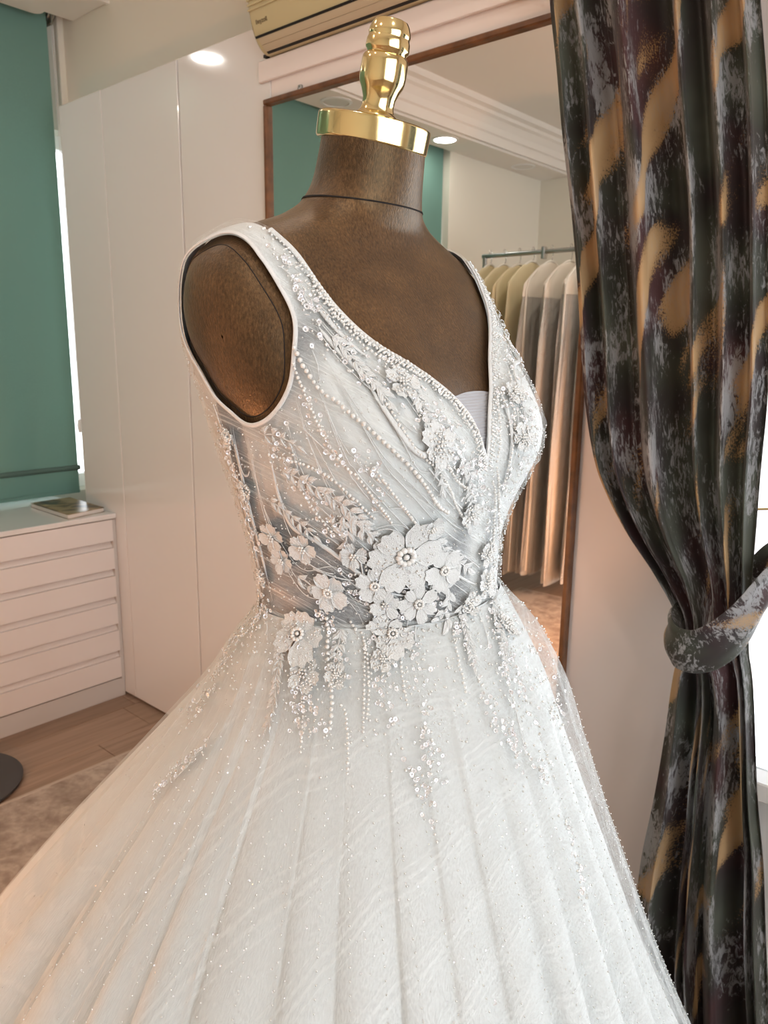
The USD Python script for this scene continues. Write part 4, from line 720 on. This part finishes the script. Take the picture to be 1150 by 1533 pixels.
# ------------------------------------------------------------------ curtain beside the window
mat('brocade', {'u': ('uvmap', {'attribute': 'st'}),
    'm1': ('mapping', {'scale': (4., 4., 1.)}), 'n1': ('noise_texture', {'scale': 1., 'detail': 3., 'distortion': .3}), 'base': ('rgb_ramp', {'ramp': [(.36, (.055, .020, .022)), (.46, (.026, .018, .019)), (.55, (.040, .044, .033)), (.66, (.080, .088, .066))]}),
    'r2': ('vector_rotate', {'rotate_type': 'z_axis', 'angle': .62}), 'm2': ('mapping', {'scale': (11., 3.4, 1.), 'location': (.9, 1.35, 0)}), 'n2': ('noise_texture', {'scale': 1., 'detail': 1.8, 'roughness': .38, 'distortion': .15}),
    'm2b': ('mapping', {'scale': (320., 210., 1.)}), 'n2b': ('noise_texture', {'scale': 1., 'detail': 3., 'roughness': .75}), 'a2': ('mix', {'fac': .20}), 't2': ('rgb_ramp', {'ramp': [(.566, (0, 0, 0)), (.582, (.9, .9, .9)), (.61, (1, 1, 1))]}),
    'tan': ('rgb_ramp', {'ramp': [(.55, (.27, .15, .062)), (.61, (.42, .26, .12)), (.70, (.50, .33, .17))]}), 'mt': ('mix', {}),
    'm3': ('mapping', {'scale': (150., 48., 1.)}), 'n3': ('noise_texture', {'scale': 1., 'detail': 5., 'roughness': .68, 'distortion': .8}), 'm3b': ('mapping', {'scale': (11., 6.5, 1.), 'location': (3.3, 1.7, 0)}), 'n3b': ('noise_texture', {'scale': 1., 'detail': 1.5}), 'a3': ('mix', {'fac': .5}),
    't3': ('rgb_ramp', {'ramp': [(.518, (0, 0, 0)), (.565, (.85, .85, .85)), (.7, (1, 1, 1))]}), 'ms': ('mix', {'color2': (.33, .33, .335)}), 'inv': ('math', {'math_type': 'multiply_add', 'value2': -.8, 'value3': 1.}), 'sf': ('math', {'math_type': 'multiply'}),
    'm4': ('mapping', {'scale': (1500., 1500., 1.)}), 'n4': ('noise_texture', {'scale': 1., 'detail': 1.}), 'b': ('bump', {'strength': .25, 'distance': .001}),
    'p': ('principled_bsdf', {'roughness': .55, 'sheen_weight': .12, 'specular_ior_level': .35})},
    [('u.UV', 'm1.vector'), ('m1.vector', 'n1.vector'), ('n1.fac', 'base.fac'), ('u.UV', 'r2.vector'), ('r2.vector', 'm2.vector'), ('m2.vector', 'n2.vector'), ('u.UV', 'm2b.vector'), ('m2b.vector', 'n2b.vector'), ('n2.fac', 'a2.color1'), ('n2b.fac', 'a2.color2'), ('a2.color', 't2.fac'), ('n2.fac', 'tan.fac'),
     ('t2.color', 'mt.fac'), ('base.color', 'mt.color1'), ('tan.color', 'mt.color2'), ('u.UV', 'm3.vector'), ('m3.vector', 'n3.vector'), ('u.UV', 'm3b.vector'), ('m3b.vector', 'n3b.vector'), ('n3.fac', 'a3.color1'), ('n3b.fac', 'a3.color2'), ('a3.color', 't3.fac'),
     ('t2.color', 'inv.value1'), ('inv.value', 'sf.value1'), ('t3.color', 'sf.value2'), ('sf.value', 'ms.fac'), ('mt.color', 'ms.color1'), ('ms.color', 'p.base_color'), ('u.UV', 'm4.vector'), ('m4.vector', 'n4.vector'), ('n4.fac', 'b.height'), ('b.normal', 'p.normal')])
CLP = np.array([(2.62, -.872), (2.35, -.866), (2.107, -.8445), (2.039, -.836), (1.92, -.8116), (1.80, -.7897), (1.68, -.7675), (1.557, -.7478), (1.432, -.7277), (1.304, -.7073), (1.176, -.6766), (1.1135, -.6452), (1.0534, -.6034), (.9737, -.5343), (.9164, -.4959), (.8784, -.4886), (.8267, -.4814), (.8121, -.4851), (.67, -.4945), (.5215, -.5043), (.3638, -.5174), (.2031, -.5213), (.1112, -.5108), (.012, -.4974)])[::-1]
CRP = np.array([(2.62, -.52), (2.35, -.50), (2.0017, -.466), (1.9431, -.4568), (1.8438, -.4393), (1.7433, -.4236), (1.6412, -.4096), (1.5373, -.3994), (1.4309, -.39), (1.3217, -.3804), (1.2089, -.3768), (1.0926, -.3721), (1.0087, -.3699), (.9475, -.3679), (.9108, -.3652), (.862, -.359), (.8503, -.3555), (.728, -.3348), (.6022, -.3169), (.4754, -.2954), (.3437, -.2779), (.2111, -.2567), (.1299, -.2444), (.012, -.232)])[::-1]
fL, fR = PCH(CLP[:, 0], CLP[:, 1]), PCH(CRP[:, 0], CRP[:, 1])
zc = np.r_[np.linspace(2.60, 1.30, 70), np.linspace(1.285, .80, 60), np.linspace(.79, .012, 60)]
WT = np.array([.115, .165, .33, .14, .16, .09]); WB = np.array([.34, .05, .10, .36, .05, .10])
npf = 40; rows = []; uvs = []
ARCW = 1.45
for z in zc:
    g = np.clip((z-.90)/.35, -1, 1); kb = np.clip((.98-z)/.16, 0, 1); kb = kb*kb*(3-2*kb)
    wts = WT*(1-kb)+WB*kb; wts = wts/wts.sum(); cum = np.r_[0, np.cumsum(wts)]
    xl, xr = float(fL(z)), float(fR(z)); W = xr-xl
    pinch = np.exp(-((z-.875)/.075)**2)
    X, Y, U = [], [], []
    for k in range(6):
        p = np.linspace(0, 1, npf, endpoint=(k == 5)); wd = wts[k]*W
        wob = .02*math.sin(3.1*z+k*1.7)
        ov = .155*(1-.5*pinch)
        xx = p+ov*(np.sin(2*np.pi*p))+wob*np.sin(np.pi*p); A = min(.055, .42*wd+.010)*(1-.30*pinch)
        X.append(xl+(cum[k]+wts[k]*xx)*W); Y.append(-A*(np.sin(2*np.pi*(p-.13))*.8+.25*np.sin(4*np.pi*(p-.05)))*(1 if k else np.clip(p*3, .2, 1))); U.append((k+p)/6)
    X, Y, U = map(np.concatenate, (X, Y, U))
    s = (X-xl)/W; Y = Y-.045*pinch*np.sin(np.pi*np.clip(s, 0, 1))
    Y = Y+.004*np.sin(13*z+9*s)
    # unfolded cloth coordinate: each fold takes its share of the cloth
    cw = np.r_[0, np.cumsum(WT)]; kk = np.minimum((U*6).astype(int), 5); pp = U*6-kk
    rows.append(np.stack([X, 1.405+Y, np.full(len(X), z)], -1)); uvs.append(np.stack([(cw[kk]+WT[kk]*pp)*ARCW*.62, np.full(len(X), z*1.0)], -1))
V1 = np.array(rows); v, f = grid(V1); uvc = np.array(uvs).reshape(-1, 2)
cur = thing('curtain', 'dark brown and black brush-patterned curtain gathered by a tieback beside the bright window', 'curtain', (-.55, 1.40, 0))
obj('drape', (v, f[:, ::-1]), 'brocade', cur, smooth=True, uv=uvc)
def ribbon(c, half, thick, name, wav=.004, roll=None):
    c = spline(c, 60); hw = np.interp(np.linspace(0, 1, 60), np.linspace(0, 1, len(half)), half); tn = np.gradient(c, axis=0); tn /= np.linalg.norm(tn, axis=1, keepdims=True)
    w = np.array([0, 0, 1.])-tn*tn[:, 2:3]; w /= np.linalg.norm(w, axis=1, keepdims=True); nn = np.cross(tn, w); sg = np.sign(-(nn[:, 1:2]*1.0)); nn = nn*np.where(sg == 0, 1, sg)[0]
    a = np.linspace(-1, 1, 17); ring = []
    for aa, side in [(x, 1) for x in a]+[(x, -1) for x in a[::-1]]:
        bulge = (1-abs(aa)**3)*thick*side+side*.0015+wav*math.sin(aa*5.2)*(1 if side > 0 else .6)
        ring.append(c+w*(hw[:, None]*aa)+nn*bulge)
    ring = np.array(ring+[ring[0]]).transpose(1, 0, 2); v, f = grid(ring)
    d = np.r_[0, np.cumsum(np.linalg.norm(np.diff(c, axis=0), axis=1))]; n = ring.shape[1]
    uv = np.stack([np.repeat(d[:, None], n, 1)+.21, np.tile(np.linspace(0, .30, n), (60, 1))+.4], -1).reshape(-1, 2)
    obj(name, (v, f), 'brocade', tie, smooth=True, uv=uv)
tie = thing('tieback', 'matching patterned fabric tieback wrapped round the gathered curtain', 'tieback', (-.42, 1.36, .9))
ribbon([(-.452, 1.455, .925), (-.480, 1.43, .913), (-.488, 1.385, .903), (-.472, 1.335, .896), (-.452, 1.308, .891), (-.418, 1.302, .893), (-.388, 1.312, .912), (-.362, 1.338, .948), (-.345, 1.385, .993), (-.332, 1.44, 1.02), (-.318, 1.485, 1.045)], [.032, .034, .036, .038, .039, .040, .042, .044, .042, .034, .018], .008, 'front_strap', .005)
ribbon([(-.452, 1.462, .93), (-.41, 1.468, .960), (-.375, 1.465, 1.012), (-.345, 1.475, 1.06), (-.318, 1.49, 1.075)], [.026, .026, .024, .020, .012], .004, 'rear_strap', .003)
t = thing('tieback_hook', 'thin gold tieback rod on the white window edge', 'hook', (-.36, 1.49, 1.125))
obj('rod', tube([(-.405, 1.455, 1.124), (-.36, 1.485, 1.127), (-.32, 1.502, 1.128)], .0022, 10), 'brass', t); obj('knob', lathe([(0, -.006), (.005, -.004), (.006, 0), (.005, .004), (0, .006)], 16, (-.405, 1.455, 1.124), (1, 0, 0)), 'brass', t)
